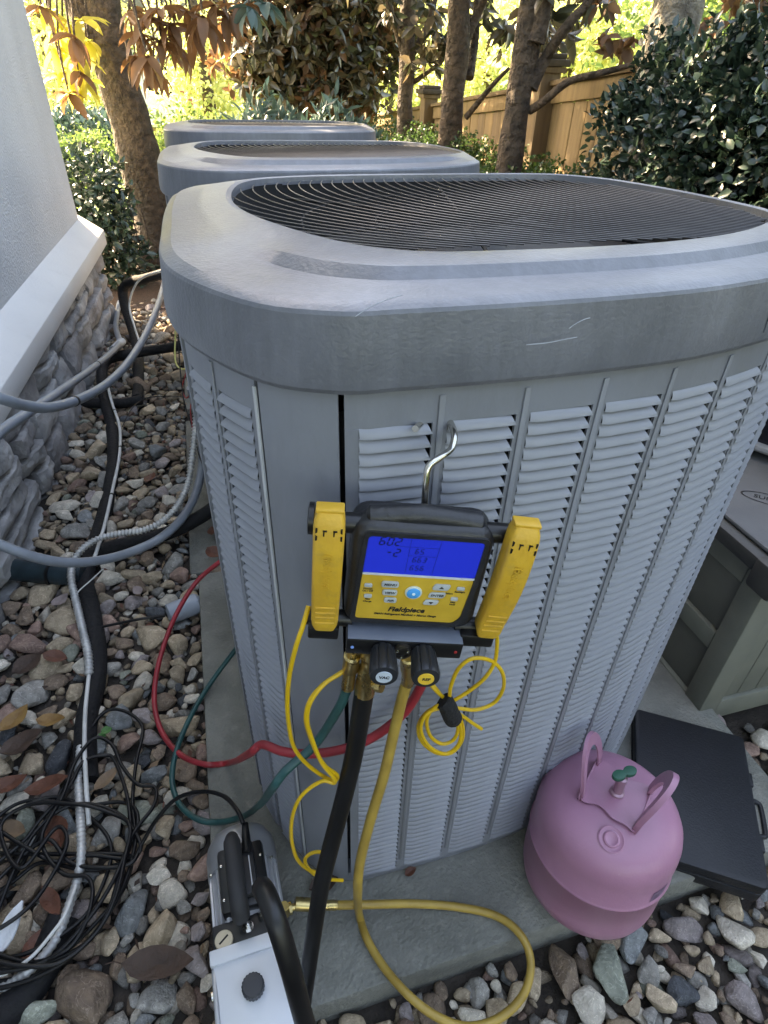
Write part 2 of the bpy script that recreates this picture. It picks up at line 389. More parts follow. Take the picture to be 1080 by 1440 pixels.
b.tube([(CX+(RB[_k]+o_)*math.cos(_a), CY+(RB[_k]+o_)*math.sin(_a), z_) for o_, z_ in ((.0098,.905),(.0092,.925),(.0055,.948))], .0009, 6); b.build('cap_joint', mat('dark joint', (.10,.11,.13), .6), U1)
# faint scratches and scuffs on the nearest cap
M_scr = mat('pale scuff', (.33, .355, .40), .6)
def scratch(pts):
    b = MB(); b.tube(crom(pts, 4), [.0002]+[.00034]*(len(crom(pts, 4))-2)+[.0002], 4); b.build('scratch', M_scr, U1)
for pts in (((500,445),(520,432),(548,420),(566,415)),((740,485),(770,482),(790,478),(812,474)),((800,462),(810,455),(822,449),(830,447))):
    scratch([P(a, c_, y=.4165-.004+.00*a) for a, c_ in pts])

# ================================================================ THE HOUSE WALL (left)
M_stucco = mat('pale stucco', (.56, .56, .56), .9, vscale=3, bump=.6, bscale=110, col2=(.48, .485, .49))
M_trim = mat('cream trim', (.70, .69, .67), .6, vscale=4, bump=.12, bscale=120, col2=(.62, .61, .60))
def stone_mat(name, c1, c2, sc=9, rough=.85, bump=.9, speck=None):
    m = mat(name, c1, rough, vscale=sc, bump=bump, bscale=45, col2=c2); return m
M_ven = [stone_mat('veneer stone grey', (.44,.435,.435), (.17,.17,.175), 10), stone_mat('veneer stone purple', (.42,.41,.415), (.17,.165,.17), 9), stone_mat('veneer stone pale', (.52,.515,.515), (.22,.22,.225), 9)]
grime(M_stucco, 3, .35, .5, .8, .2, (.36,.35,.34)); grime(M_trim, 12, .3, .55, .8, 1, (.45,.44,.42))
hw = thing('house_wall', 'pale stucco house wall above a white ledge and rough stone base', 'house', (0, 0, 0))
YE = 3.70
def WX(y, off): return WB(y)-off
def wallprism(name, prof, m, y0=-1.2, y1=YE, bevel=0, parent=hw, n=12):
    """prof: (depth behind the foot line, z) outline swept along the wall"""
    b = MB(); ys = lin(y0, y1, n); k = len(prof); vs = []
    for y in ys:
        for d, z in prof: vs.append((WX(y, d), y, z))
    fs = [(j*k+i, j*k+(i+1) % k, (j+1)*k+(i+1) % k, (j+1)*k+i) for j in range(n-1) for i in range(k)]
    fs += [tuple(range(k-1, -1, -1)), tuple((n-1)*k+i for i in range(k))]
    b.add(vs, fs); return b.build(name, m, parent, bevel=bevel)
wallprism('stucco', [(.055,.38),(.055,6.2),(4.5,6.2),(4.5,.38)], M_stucco, y1=YE-.05)
wallprism('ledge', [(-.042,.302),(-.042,.372),(.065,.447),(.5,.447),(.5,.302)], M_trim, y1=YE+.02, bevel=.003)
wallprism('base_core', [(.035,-.4),(.035,.301),(.45,.301),(.45,-.4)], mat('mortar', (.17,.17,.175), .95, bump=.5), y1=YE-.03)
wallprism('roof', [(-.45,6.2),(-.45,6.32),(4.9,6.9),(4.9,6.2)], mat('roof edge', (.3,.28,.27), .8), y1=YE+.4)
# individual veneer stones
def veneer(y0, y1, z0, z1, seed):
    r = random.Random(seed); b = MB(); n = 15
    cy, cz = (y0+y1)/2, (z0+z1)/2; vs = []; skew = r.uniform(-.08,.08)
    cut = [r.uniform(.0, .3) for _ in range(4)]
    nrm = [Vector((r.uniform(-1,1), r.uniform(-1,1))).normalized() for _ in range(4)]; dd = [r.uniform(.2, .8) for _ in range(4)]
    for j in range(n):
        for i in range(n):
            a, c = i/(n-1)*2-1, j/(n-1)*2-1
            k = 1-.07*abs(a*c)**3; a2, c2 = a*k, c*k
            y = cy+a2*(y1-y0)/2; z = cz+c2*(z1-z0)/2*(1+skew*a)
            edge = max(abs(a), abs(c)); d = .028
            d += .010*noise.noise(Vector((y*7, z*7, seed*3.1))) + .010*abs(noise.noise(Vector((y*22, z*16, seed)))) + .004*noise.noise(Vector((y*70, z*70, seed)))
            for q in range(3):
                h = nrm[q].dot(Vector((a, c)))-dd[q]*.6
                if h > 0: d -= h*.014
            if edge > .99: d = -.03
            elif edge > .85: d -= .006
            y += .016*noise.noise(Vector((y*11, z*11, 5))); z += .016*noise.noise(Vector((z*11, y*11, 9)))
            vs.append((WX(y, .012)+d, y, z))
    b.add(vs, [(j*n+i, j*n+i+1, (j+1)*n+i+1, (j+1)*n+i) for j in range(n-1) for i in range(n-1)])
    b.build('veneer_stone', M_ven[r.randrange(3)], hw, ang=24)
r_ = random.Random(11); sd_ = 1
zrows = [(-.16,.03),(.035,.17),(.175,.30),(.301,.302)]
for ri, (za, zb_) in enumerate(zrows[:3]):
    y = -.3+r_.uniform(0, .2)
    while y < YE-.04:
        wd = r_.uniform(.16, .50); y1 = min(y+wd, YE)
        if YE-y1 < .1: y1 = YE
        zz0 = za+r_.uniform(-.012,.012); zz1 = zb_+(r_.uniform(-.012,.012) if ri < 3 else 0)
        if r_.random() < .35 and zz1-zz0 > .1:
            zm = (zz0+zz1)/2; veneer(y+.003, y1-.003, zz0, zm-.003, sd_); sd_ += 1; veneer(y+.003, y1-.003, zm+.003, zz1, sd_)
        else: veneer(y+.003, y1-.003, zz0, zz1, sd_)
        sd_ += 1; y = y1
# corner return stones
for k in range(3):
    b = MB(); x0 = WX(YE, .02); za, zb_ = zrows[k]
    b.box((x0-.22, YE-.03, za+.003), (x0+.0, YE+.018, zb_-.003)); b.build('veneer_stone', M_ven[k % 3], hw, bevel=.008)

# ================================================================ RIVER STONES
def stone_mesh(seed, sub=3, round_=.5, name='river_stone'):
    r = random.Random(seed); bm = bmesh.new(); bmesh.ops.create_icosphere(bm, subdivisions=sub, radius=1)
    cuts = [(Vector([r.gauss(0,1) for _ in range(3)]).normalized(), r.uniform(.45, .84)) for _ in range(int(7+9*(1-round_)))]
    o = Vector((seed*3.7, seed*1.3, 0))
    for v in bm.verts:
        p = v.co.copy(); p *= 1+.22*noise.noise(p*1.1+o)
        for n_, d in cuts:
            h = p.dot(n_)-d
            if h > 0: p -= n_*h*(.97 if round_ < .6 else .82)
        p *= 1+.035*noise.noise(p*4+o); v.co = p
    sx, sy, sz = 1, r.uniform(.6, .88), r.uniform(.42, .68)
    for v in bm.verts: v.co = Vector((v.co.x*sx, v.co.y*sy, v.co.z*sz))
    me = bpy.data.meshes.new(name); bm.to_mesh(me); bm.free()
    me.polygons.foreach_set('use_smooth', [True]*len(me.polygons))
    return me
SCOL = [('tan',(.33,.26,.185),(.20,.155,.11)),('brown',(.20,.145,.105),(.11,.08,.062)),('grey',(.25,.236,.215),(.13,.125,.115)),('blue grey',(.18,.19,.192),(.105,.112,.114)),
        ('pale',(.45,.405,.345),(.29,.26,.215)),('reddish',(.25,.165,.13),(.15,.095,.08)),('mauve',(.23,.195,.19),(.14,.12,.115)),('green grey',(.21,.22,.18),(.13,.14,.115)),('charcoal',(.065,.07,.078),(.035,.038,.042))]
SW = [.31,.20,.14,.05,.14,.06,.06,.025,.015]
SM = {}
for nm, c1, c2 in SCOL:
    m = mat('stone '+nm, c1, .78, vscale=2.6, bump=.5, bscale=9, col2=c2, spec=.25, detail=10); SM[nm] = m
    n = m.node_tree.nodes; l = m.node_tree.links; pb = n['Principled BSDF']
    oi = n.new('ShaderNodeNewGeometry'); hs = n.new('ShaderNodeHueSaturation')
    mr = n.new('ShaderNodeMapRange'); mr.inputs[3].default_value = .85; mr.inputs[4].default_value = 2.1
    l.new(oi.outputs['Random Per Island'], mr.inputs[0])
    ob = n.new('ShaderNodeObjectInfo'); mr2 = n.new('ShaderNodeMapRange'); mr2.inputs[3].default_value = .75; mr2.inputs[4].default_value = 1.15
    l.new(ob.outputs['Random'], mr2.inputs[0]); mul = n.new('ShaderNodeMath'); mul.operation = 'MULTIPLY'; l.new(mr.outputs[0], mul.inputs[0]); l.new(mr2.outputs[0], mul.inputs[1])
    src = [k for k in l if k.to_socket == pb.inputs['Base Color']][0].from_socket
    # thin mineral veins
    vn = n.new('ShaderNodeTexNoise'); vn.inputs['Scale'].default_value = 1.6; vn.inputs['Detail'].default_value = 3; vn.inputs['Distortion'].default_value = 1.5
    tcn = [k for k in n if k.type == 'TEX_COORD'][0]; l.new(tcn.outputs['Object'], vn.inputs['Vector'])
    vr = n.new('ShaderNodeValToRGB'); e = vr.color_ramp.elements; e[0].position = .485; e[0].color = (0,0,0,1); e[1].position = .5; e[1].color = (.5,.5,.5,1); x = e.new(.515); x.color = (0,0,0,1)
    l.new(vn.outputs['Fac'], vr.inputs[0]); mxx = n.new('ShaderNodeMix'); mxx.data_type = 'RGBA'
    l.new(vr.outputs[0], mxx.inputs[0]); l.new(src, mxx.inputs[6]); mxx.inputs[7].default_value = (*[min(1, q*1.6+.06) for q in c1], 1)
    l.new(mxx.outputs[2], hs.inputs['Color']); l.new(mul.outputs[0], hs.inputs['Value']); l.new(hs.outputs[0], pb.inputs['Base Color'])
SHAPES = [stone_mesh(i, 3, .2+.6*((i*37) % 10)/10) for i in range(26)]
SHAPES_LO = []
for i in range(26):
    me = stone_mesh(i, 2, .2+.6*((i*37) % 10)/10); n_ = len(me.vertices); va = np.empty(n_*3); me.vertices.foreach_get('co', va)
    fa = np.array([tuple(f.vertices) for f in me.polygons]); SHAPES_LO.append((va.reshape(-1, 3), fa)); bpy.data.meshes.remove(me)
SHMAT = {}
def stone_instance_mesh(si, col):
    k = (si, col)
    if k not in SHMAT:
        me = SHAPES[si].copy(); me.materials.clear(); me.materials.append(SM[col]); SHMAT[k] = me
    return SHMAT[k]
grid = {}; CELL = .05
def try_place(x, y, r, k=.80):
    cx, cy = int(x//CELL), int(y//CELL)
    for i in range(cx-2, cx+3):
        for j in range(cy-2, cy+3):
            for (a, b_, c) in grid.get((i, j), ()):
                if (a-x)**2+(b_-y)**2 < ((c+r)*k)**2: return False
    grid.setdefault((cx, cy), []).append((x, y, r)); return True
def on_pad(x, y, m):
    return (-.13-m < x < .93+m and .287-m < y < 1.28+m) or (-.16-m < x < .9+m and 1.36-m < y < 3.35+m)
def in_gravel(x, y, r):
    if y > 3.95 or y < -.25 or x > 2.6: return False
    if x < WB(y)+.01+r*.5: return False
    if on_pad(x, y, r*.55): return False
    if .885-r*.6 < x < 1.75 and .565-r*.8 < y < 1.5: return False       # under the deck box
    return True
stones = []
special = [  # x, y, r, colour, label
    (P(858,1362,z=-.05), .042, 'green grey', 'large green grey stone in front of the pink cylinder'),
    (P(962,1392,z=-.05), .028, 'charcoal', 'black chunky stone at the bottom right of the gravel'),
    (P(1040,1310,z=-.05), .034, 'pale', 'large pale stone beside the right edge of the gravel'),
    (P(185,1280,z=-.06), .040, 'blue grey', 'large blue grey stone between the black cord pile and the pump'),
    (P(118,1402,z=-.05), .050, 'brown', 'big brown stone left of the pump at the bottom'),
    (P(115,985,z=-.06), .02, 'pale', 'small whitish stone left of the strapped black pipe'),
    (P(265,965,z=-.06), .020, 'pale', 'round yellowish white stone just inside the red hose loop'),
    (P(252,1020,z=-.06), .045, 'tan', 'long tan stone under the crossing of red and green hoses'),
    (P(150,1165,z=-.06), .034, 'grey', 'mottled grey stone beside the cord and left of the pump motor'),
]
for p, r, c, lb in special:
    try_place(p.x, p.y, r); stones.append([p.x, p.y, r, c, 0, lb])
names = [s[0] for s in SCOL]
for (n, r0, r1, k, lay) in ((1800, .032, .052, .70, 0), (14000, .023, .033, .69, 0), (36000, .014, .023, .70, 0), (50000, .007, .014, .72, 0)):
    xs = rng.uniform(-.75, 2.4, n); ys = rng.uniform(-.2, 3.95, n); rr = rng.uniform(r0, r1, n)
    for x, y, r in zip(xs, ys, rr):
        if y > 2.2: r *= .92
        if x > .9: r *= 1.12
        if x < -.05: r *= 1.08
        if r1 > .04 and rng.random() > (.36 if x < .3 else .6): continue
        if r1 == .033 and rng.random() > .8: continue
        if in_gravel(x, y, r) and try_place(x, y, r, k): stones.append([x, y, r, names[rng.choice(9, p=SW)], lay, None])
grid = {}
for (n, r0, r1, k, lay) in ((26000, .012, .024, .60, 1),):
    xs = rng.uniform(-.75, 2.4, n); ys = rng.uniform(-.2, 3.95, n); rr = rng.uniform(r0, r1, n)
    for x, y, r in zip(xs, ys, rr):
        if in_gravel(x, y, r) and try_place(x, y, r, k): stones.append([x, y, r, names[rng.choice(9, p=SW)], lay, None])
def region(x, y):
    if y > 2.2: return 'in the gravel strip beside the far condensers'
    if x < -.1:
        if y > 1.45: return 'in the gravel between stone house base and nearest condenser'
        if y > .95: return 'in the gravel around the strapped black pipe'
        if x < -.27: return 'in the gravel around the tangled black cord'
        return 'in the gravel between the black cord and the concrete pad'
    if x > .95 and y > .5: return 'in the gravel in front of the plastic deck box'
    if x > .72: return 'in the gravel near the black case'
    if x > .40: return 'in the gravel in front of the pink cylinder'
    return 'in the gravel in front of the concrete pad'
LAND = [(a, c, n_) for (a, c), n_ in zip(((40,935),(22,1012),(72,1014),(32,1047),(68,1106),(150,1097),(212,673),(300,778),(195,832),(82,1172),(78,925),(12,1105),(85,845),(815,1255),(1012,1015),(225,1357),(72,1270),(62,1325),
  (260,855),(60,805),(145,1030),(118,1402),(185,1280),(858,1362),(962,1392),(1040,1310),(265,965),(252,1020),(150,1165),(290,1200),(290,1330),(720,1400),(560,1410),(850,1300),(1050,1230),(170,485),(100,790),(100,600),(160,640),(200,750),(225,950),(250,1110),(450,1420),(640,1390)),
  ('dark leaf under the drain pipe','golden leaf at the left','golden tan leaf','broad spotted leaf','leaf above the cord','narrow tan leaf','rust leaf','rust leaf at the pad corner','pale pink leaf','red brown leaf in the cord','curled reddish leaf','far left leaf','pale leaf by the drain pipe','crumpled grey leaf','pale leaf by the deck box','long dark leaf','standing red leaf','brown leaf under the cord end',
  'grey float cover','dark drain pipe','green leaf','big brown stone','large blue grey stone','large green grey stone','black chunky stone','large pale stone','round yellowish stone','long tan stone','mottled grey stone','pump motor','pump oil box','yellow hose bend','pad front edge','base of the pink cylinder','black case corner','conduit coupling','low grey conduit loop','stone house base','white wire','ribbed conduit bend','red hose bend','green hose bend','foot of the black hose','yellow hose bottom'))]
USED = set()
def stone_label(x, y, r, c, si):
    px, py = proj((x, y, -.06)); first = None
    for q in sorted(LAND, key=lambda q: (q[0]-px)**2+(q[1]-py)**2)[:5]:
        lb = stone_label_by(px, py, q, r, c, si); first = first or lb
        if lb not in USED: USED.add(lb); return lb
    return first
def stone_label_by(px, py, q, r, c, si):
    a, b_, n_ = q; d = math.hypot(a-px, b_-py)
    dx, dy = px-a, py-b_
    dr = ('right of' if dx > 0 else 'left of') if abs(dx) > 1.6*abs(dy) else (('above' if dy < 0 else 'below') if abs(dy) > 1.6*abs(dx) else (('above right of' if dx > 0 else 'above left of') if dy < 0 else ('below right of' if dx > 0 else 'below left of')))
    far = 'just ' if d < 28 else ('' if d < 60 else 'well ')
    size = 'large' if r > .030 else ('medium' if r > .021 else 'small')
    rd = .2+.6*((si*37) % 10)/10
    return f"{size} {'rounded' if rd > .5 else 'angular'} {c} stone {far}{dr} the {n_}"
cand = []
for s in stones:
    px, py = proj((s[0], s[1], -.06)); s.append((px, py))
    d = math.hypot(s[0], s[1]); dist = math.sqrt(d*d+1.16**2); app = s[2]*F/dist
    vis = -15 < px < 1095 and 300 < py < 1455 and s[4] == 0
    # behind the nearest condenser, cylinder or deck box
    if s[0] > .0 and s[1] > .45 and not (s[0] > .88 and py > 985): vis = False
    if s[1] > 1.5 and s[0] > -.05: vis = False
    s.append(app if vis else 0)
vis_sorted = sorted([i for i, s in enumerate(stones) if s[7] > 0], key=lambda i: (stones[i][5] is None, -stones[i][7]))
singles = set(vis_sorted[:300])
rest = {nm: ([], [], [0]) for nm in names}
for i, (x, y, r, c, lay, lb, pp, app) in enumerate(stones):
    if not (-260 < pp[0] < 1500 and 180 < pp[1] < 1750): continue
    rz = rng.uniform(0, 2*PI); tx, ty = rng.normal(0, .28, 2); si = int(rng.integers(26))
    if lb: tx *= .4; ty *= .4
    z = gz(y)+r*.30+(.010 if lay == 0 else -.002)+rng.uniform(-.004, .006)
    if r < .013: z += .004
    Rm = Euler((tx, ty, rz)).to_matrix(); sc = r*1.12
    if i in singles:
        o = link('river_stone', stone_instance_mesh(si, c), None, (x, y, z)); o.rotation_euler = (tx, ty, rz); o.scale = (sc,)*3
        size = 'large ' if r > .030 else ('medium ' if r > .021 else 'small ')
        shp = 'flat stone ' if SHAPES[si].vertices and (si % 3 == 0) else ''
        tag(o, lb or stone_label(x, y, r, c, si), 'stone', 'river stones of the gravel bed')
    else:
        va, fa = SHAPES_LO[si]; v = (va*sc) @ np.array(Rm).T + np.array([x, y, z])
        L = rest[c]; L[0].append(v); L[1].append(fa+L[2][0]); L[2][0] += len(va)
allv = []; allf = []; mi = []; off = 0; gravmats = []
for gi, nm in enumerate(names):
    if not rest[nm][0]: continue
    v = np.vstack(rest[nm][0]); f = np.vstack(rest[nm][1]); allv.append(v); allf.append(f+off); off += len(v); mi.append(np.full(len(f), len(gravmats))); gravmats.append(nm)
V = np.vstack(allv); Fc = np.vstack(allf); MI = np.concatenate(mi)
me = bpy.data.meshes.new('gravel'); me.vertices.add(len(V)); me.vertices.foreach_set('co', V.ravel().astype(np.float32))
me.loops.add(len(Fc)*3); me.loops.foreach_set('vertex_index', Fc.ravel().astype(np.int32))
me.polygons.add(len(Fc)); me.polygons.foreach_set('loop_start', np.arange(0, len(Fc)*3, 3, dtype=np.int32)); 
for nm in gravmats:
    # joined stones: vein and grain scale follow metres instead of stone radii
    k = 'gravel '+nm
    m = SM[nm].copy(); m.name = k
    for nd in m.node_tree.nodes:
        if nd.type == 'TEX_NOISE': nd.inputs['Scale'].default_value *= 40
    me.materials.append(m)
me.update(calc_edges=True); me.polygons.foreach_set('material_index', MI.astype(np.int32)); me.polygons.foreach_set('use_smooth', [True]*len(Fc)); me.update()
link('gravel', me, kind='stuff', label='mixed brown and grey river gravel around the pads', cat='gravel')
print('stones', len(stones), 'tris', len(Fc))

# ================================================================ DRY LEAVES ON THE GROUND
def leaf_shape(L, W, curl=.25, fold=.25, nx=7, seed=0, ny=4):
    r = random.Random(seed); vs = []; fs = []
    for i in range(nx):
        t = i/(nx-1); wv = W*(math.sin(PI*t**.85)**.8 if 0 < t < 1 else 0)+.0006
        for j in range(ny+1):
            u = j/ny*2-1
            z = curl*L*(t-.5)**2*1.6 + fold*abs(u)*wv + .05*W*math.sin(t*9+u*3+seed) 
            vs.append(((t-.5)*L, u*wv, z+.02*L*math.sin(seed+t*4)))
    fs = [(i*(ny+1)+j, (i+1)*(ny+1)+j, (i+1)*(ny+1)+j+1, i*(ny+1)+j+1) for i in range(nx-1) for j in range(ny)]
    return vs, fs
def dmat(nm, c, c2): return mat(nm, c, .55, vscale=35, bump=.3, bscale=120, col2=c2, spec=.4)
DL = dict(dark=dmat('dry leaf dark', (.085,.05,.036), (.05,.032,.025)), rust=dmat('dry leaf rust', (.17,.06,.035), (.09,.035,.022)), gold=dmat('dry leaf gold', (.34,.19,.06), (.2,.10,.035)),
          tan=dmat('dry leaf tan', (.26,.17,.10), (.15,.095,.06)), grey=dmat('dry leaf grey', (.17,.15,.145), (.09,.08,.08)), pink=dmat('dry leaf pinkish', (.36,.29,.28), (.22,.17,.16)), green=dmat('green leaf', (.07,.22,.06), (.04,.13,.035)))
leafs = [((225,1357),.115,.024,'dark',.03,-.25,'long dark brown leaf with stem lying left of the pump'),
 ((40,935),.07,.026,'dark',.02,.5,'dark brown leaf near the round grey stones below the capped black pipe'),
 ((22,1012),.07,.020,'gold',.03,.9,'golden leaf at the left edge of the gravel'),
 ((72,1014),.06,.018,'gold',.03,-.2,'golden tan leaf right beside the golden one at the left edge'),
 ((32,1047),.085,.030,'dark',.02,.4,'broad dark brown leaf with pale dots under the golden leaves'),
 ((68,1106),.085,.020,'rust',.03,0,'reddish brown leaf just above the black cord pile'),
 ((150,1097),.060,.013,'tan',.03,.9,'narrow tan leaf leaning on the strapped black pipe'),
 ((212,673),.055,.019,'rust',.02,1.1,'rust coloured leaf in the gravel inside the flexible conduit bend'),
 ((300,778),.05,.020,'rust',.04,-.9,'rust brown leaf at the corner of the concrete pad'),
 ((298,748),.04,.013,'rust',.04,1.5,'small upright rust leaf touching the side panel'),
 ((195,832),.05,.012,'pink',.03,-1.1,'pale pinkish leaf left of the grey float'),
 ((82,1172),.075,.020,'rust',.03,-1.2,'red brown leaf half under the black cord'),
 ((72,1270),.070,.013,'rust',.03,-1.0,'narrow red brown leaf standing within the cord pile'),
 ((78,925),.06,.018,'rust',.03,-.4,'curled reddish leaf left of the strapped black pipe'),
 ((12,1105),.07,.02,'rust',.02,.3,'reddish leaf at the left edge above the cord pile'),
 ((85,845),.05,.016,'pink',.02,.8,'pale leaf beside the capped black pipe'),
 ((815,1255),.055,.026,'grey',.03,.2,'crumpled grey leaf beside the base of the pink cylinder'),
 ((1012,1015),.04,.010,'pink',.02,1.4,'pale leaf on the stones in front of the deck box'),
 ((160,757),.035,.008,'tan',.04,.1,'small tan leaf resting on the black pipe'),
 ((150,1028),.022,.010,'green',.04,.2,'small bright green leaf sprouting by the black pipe'),
 ((143,1036),.018,.008,'green',.035,2.2,'tiny green leaf beside the bright green one by the pipe'),
 ((145,587),.03,.012,'rust',.03,.2,'dark red leaf under the crossing pipes'),
 ((15,1170),.06,.02,'tan',.03,-.4,'tan brown leaf under the edge of the cord pile'),
 ((62,1325),.07,.02,'rust',.01,.6,'brown leaf below the cord at the bottom left')]
for i, ((px, py), L, W, c, dz, rz, lb) in enumerate(leafs):
    vs, fs = leaf_shape(L, W, .3, .3, seed=i); b = MB(); b.add(vs, fs)
    if i in (0, 4, 6): b.tube([(-.5*L, 0, .12*L), (-.62*L, .004, .10*L), (-.72*L, .0, .13*L)], [.0012, .001, .0006], 5)
    p = P(px, py, z=gz(1)+.03+dz*.6); o = b.build('dry_leaf' if c != 'green' else 'green_leaf', DL[c], loc=p, label=lb, cat='leaf', group='fallen leaves'); o.rotation_euler = (random.uniform(-.2,.2), random.uniform(-.2,.2), rz)
for (px, py, zz, L, c, rz, lb) in ((455,1244,.006,.05,'dark',.1,'dark leaf on the pad at the foot of the black hose'),(577,1226,.006,.022,'rust',.3,'small red brown leaf caught under the condenser front')):
    vs, fs = leaf_shape(L, L*.3, .2, .4, seed=int(px)); b = MB(); b.add(vs, fs); p = P(px, py, z=zz); o = b.build('dry_leaf', DL[c], loc=p, label=lb, cat='leaf', group='fallen leaves'); o.rotation_euler = (0, 0, rz)

# crumbs of dead leaf and bark between the stones
b = MB(); rk = random.Random(9)
for i in range(900):
    y_ = rk.uniform(.0, 3.8); x_ = rk.uniform(WB(y_)+.04, -.14) if rk.random() < .7 else rk.uniform(-.1, 1.6)
    if x_ > -.13 and y_ > .28 and not (.95 < x_ and y_ < .56): continue
    L = rk.uniform(.004, .014); W = L*rk.uniform(.2, .6); M = T(x_, y_, gz(y_)+rk.uniform(.012, .030)) @ Euler((rk.uniform(-.7,.7), rk.uniform(-.7,.7), rk.uniform(0, 6.28))).to_matrix().to_4x4()
    b.add([M @ Vector(p) for p in ((-L,0,0),(-L*.2,W,.001),(L,W*.3,.002),(L*.4,-W,0))], [(0,1,2,3)], rk.randrange(3))
b.build('leaf_litter', [DL['dark'], DL['rust'], DL['tan']], smooth=False, kind='stuff', label='small crumbs of dead leaves between the stones', cat='leaf litter')

# ================================================================ PIPES, CONDUITS, CABLES (left of the units)
def path(pts, k=8):
    """pts: (px, py, 'x'|'y'|'z', value) measured on a known plane of the place"""
    return crom([P(a, b_, **{ax: v}) for a, b_, ax, v in pts], k)
M_foam = mat('black foam insulation', (.0045, .0045, .006), .8, var=.4, vscale=60, bump=.4, bscale=90)
M_cond = mat('grey conduit', (.22, .25, .29), .38, var=.12, vscale=25)
M_flex = mat('galvanised flex', (.50, .50, .49), .45, .35, var=.25, vscale=40)
M_rub = mat('black rubber', (.006, .006, .007), .4, var=.3, vscale=30, spec=.35)
M_white = mat('white wire', (.62, .62, .60), .5, var=.15)
def cable(name, pts, r, m, label, cat, n=10, k=8, group=None, strap=None):
    b = MB(); q = path(pts, k); b.tube(q, r, n); o = b.build(name, m, label=label, cat=cat, group=group, ang=60)
    if strap:
        for s in strap:
            i = int(s*(len(q)-2)); d = (q[i+1]-q[i]).normalized()*.004; sb = MB(); sb.tube([q[i]-d, q[i]+d], r*1.12, n); sb.build('strap', mat('dark tie', (.006,.006,.007), .4), o)
    return o
G = -.06
cable('insulated_pipe', [(262,372,'z',.30),(232,384,'z',.26),(205,392,'z',.22),(183,397,'z',.18),(173,408,'z',.13),(176,432,'z',.06),(186,462,'z',0),(193,490,'z',-.03),(195,530,'z',-.05),(193,562,'z',-.05)], .024, M_foam, 'black insulated pipe arching down from the middle condenser', 'pipe', 12)
cable('white_strapped_wire', [(262,370,'z',.36),(232,380,'z',.32),(205,388,'z',.28),(190,402,'z',.22),(182,430,'z',.12),(190,462,'z',.04),(196,480,'z',0)], .005, M_white, 'thin white wire strapped along the arching black pipe', 'wire', 8)
cable('insulated_pipe', [(262,485,'z',.06),(236,489,'z',.05),(205,494,'z',.03),(170,500,'z',.02),(150,507,'z',.01),(143,525,'z',-.01),(147,560,'z',-.03),(157,600,'z',-.045),(160,645,'z',-.05),(152,700,'z',-.055),(140,745,'z',-.055),(128,780,'z',-.05),(120,815,'z',-.045),(128,860,'z',-.045),(136,910,'z',-.045),(134,960,'z',-.045),(122,1010,'z',-.045),(120,1060,'z',-.045),(122,1100,'z',-.05)], .0225, M_foam, 'long black insulated pipe running down the gravel strip', 'pipe', 12)
cable('insulated_pipe', [(200,562,'z',-.04),(170,567,'z',-.04),(130,567,'z',-.04),(95,565,'z',-.04),(60,560,'z',-.03)], .02, M_foam, 'short black pipe entering the stone house base horizontally', 'pipe', 12)
cable('insulated_pipe', [(312,705,'z',.03),(285,725,'z',0),(240,748,'z',-.03),(190,762,'z',-.04),(140,775,'z',-.045),(118,790,'z',-.045)], .021, M_foam, 'black insulated pipe from nearest condenser to the gravel strip', 'pipe', 12)
o = cable('drain_pipe', [(10,800,'z',-.03),(40,803,'z',-.03),(70,806,'z',-.03),(100,808,'z',-.03),(118,808,'z',-.03)], .030, mat('dark green pipe', (.018,.035,.045), .35, var=.4), 'dark capped drain pipe coming out of the stone base', 'pipe', 14, strap=(.55,))
CG = 'grey electrical conduits'
cable('grey_conduit', [(-60,665,'z',.45),(0,608,'z',.41),(40,580,'z',.37),(80,553,'z',.30),(120,525,'z',.22),(150,502,'z',.13),(166,486,'z',.08),(168,478,'z',.07)], .0125, M_cond, 'straight grey conduit rising across the others at the left', 'conduit', 14, group=CG, strap=(.66,))
b = MB(); q = path([(159,492,'z',.07),(172,480,'z',.07)], 2); b.tube(q, .018, 12); b.build('conduit_coupling', mat('light grey coupling', (.40,.43,.46), .4), label='pale coupling at the upper end of the straight grey conduit', cat='coupling')
cable('grey_conduit', [(168,478,'z',.05),(163,460,'z',.0),(165,440,'z',-.04),(168,425,'z',-.04)], .013, M_cond, 'short grey conduit stub going down behind the coupling', 'conduit', 12, group=CG)
cable('grey_conduit', [(-50,545,'z',.56),(0,560,'z',.52),(35,570,'z',.47),(70,573,'z',.42),(110,562,'z',.37),(150,540,'z',.32),(180,510,'z',.29),(205,470,'z',.27),(222,430,'z',.28),(232,395,'z',.26),(238,372,'z',.32)], .0125, M_cond, 'curved grey conduit sweeping up from the wall to the middle condenser', 'conduit', 14, group=CG, strap=(.4,))
cable('grey_conduit', [(-50,745,'z',.22),(0,766,'z',.18),(50,784,'z',.13),(95,791,'z',.08),(140,788,'z',.04),(185,776,'z',.01),(225,757,'z',.01),(255,730,'z',.02),(275,695,'z',.04),(284,655,'z',.08),(284,615,'z',.14),(276,575,'z',.22),(268,545,'z',.3)], .0125, M_cond, 'large low grey conduit loop reaching the side of the nearest condenser', 'conduit', 14, group=CG)
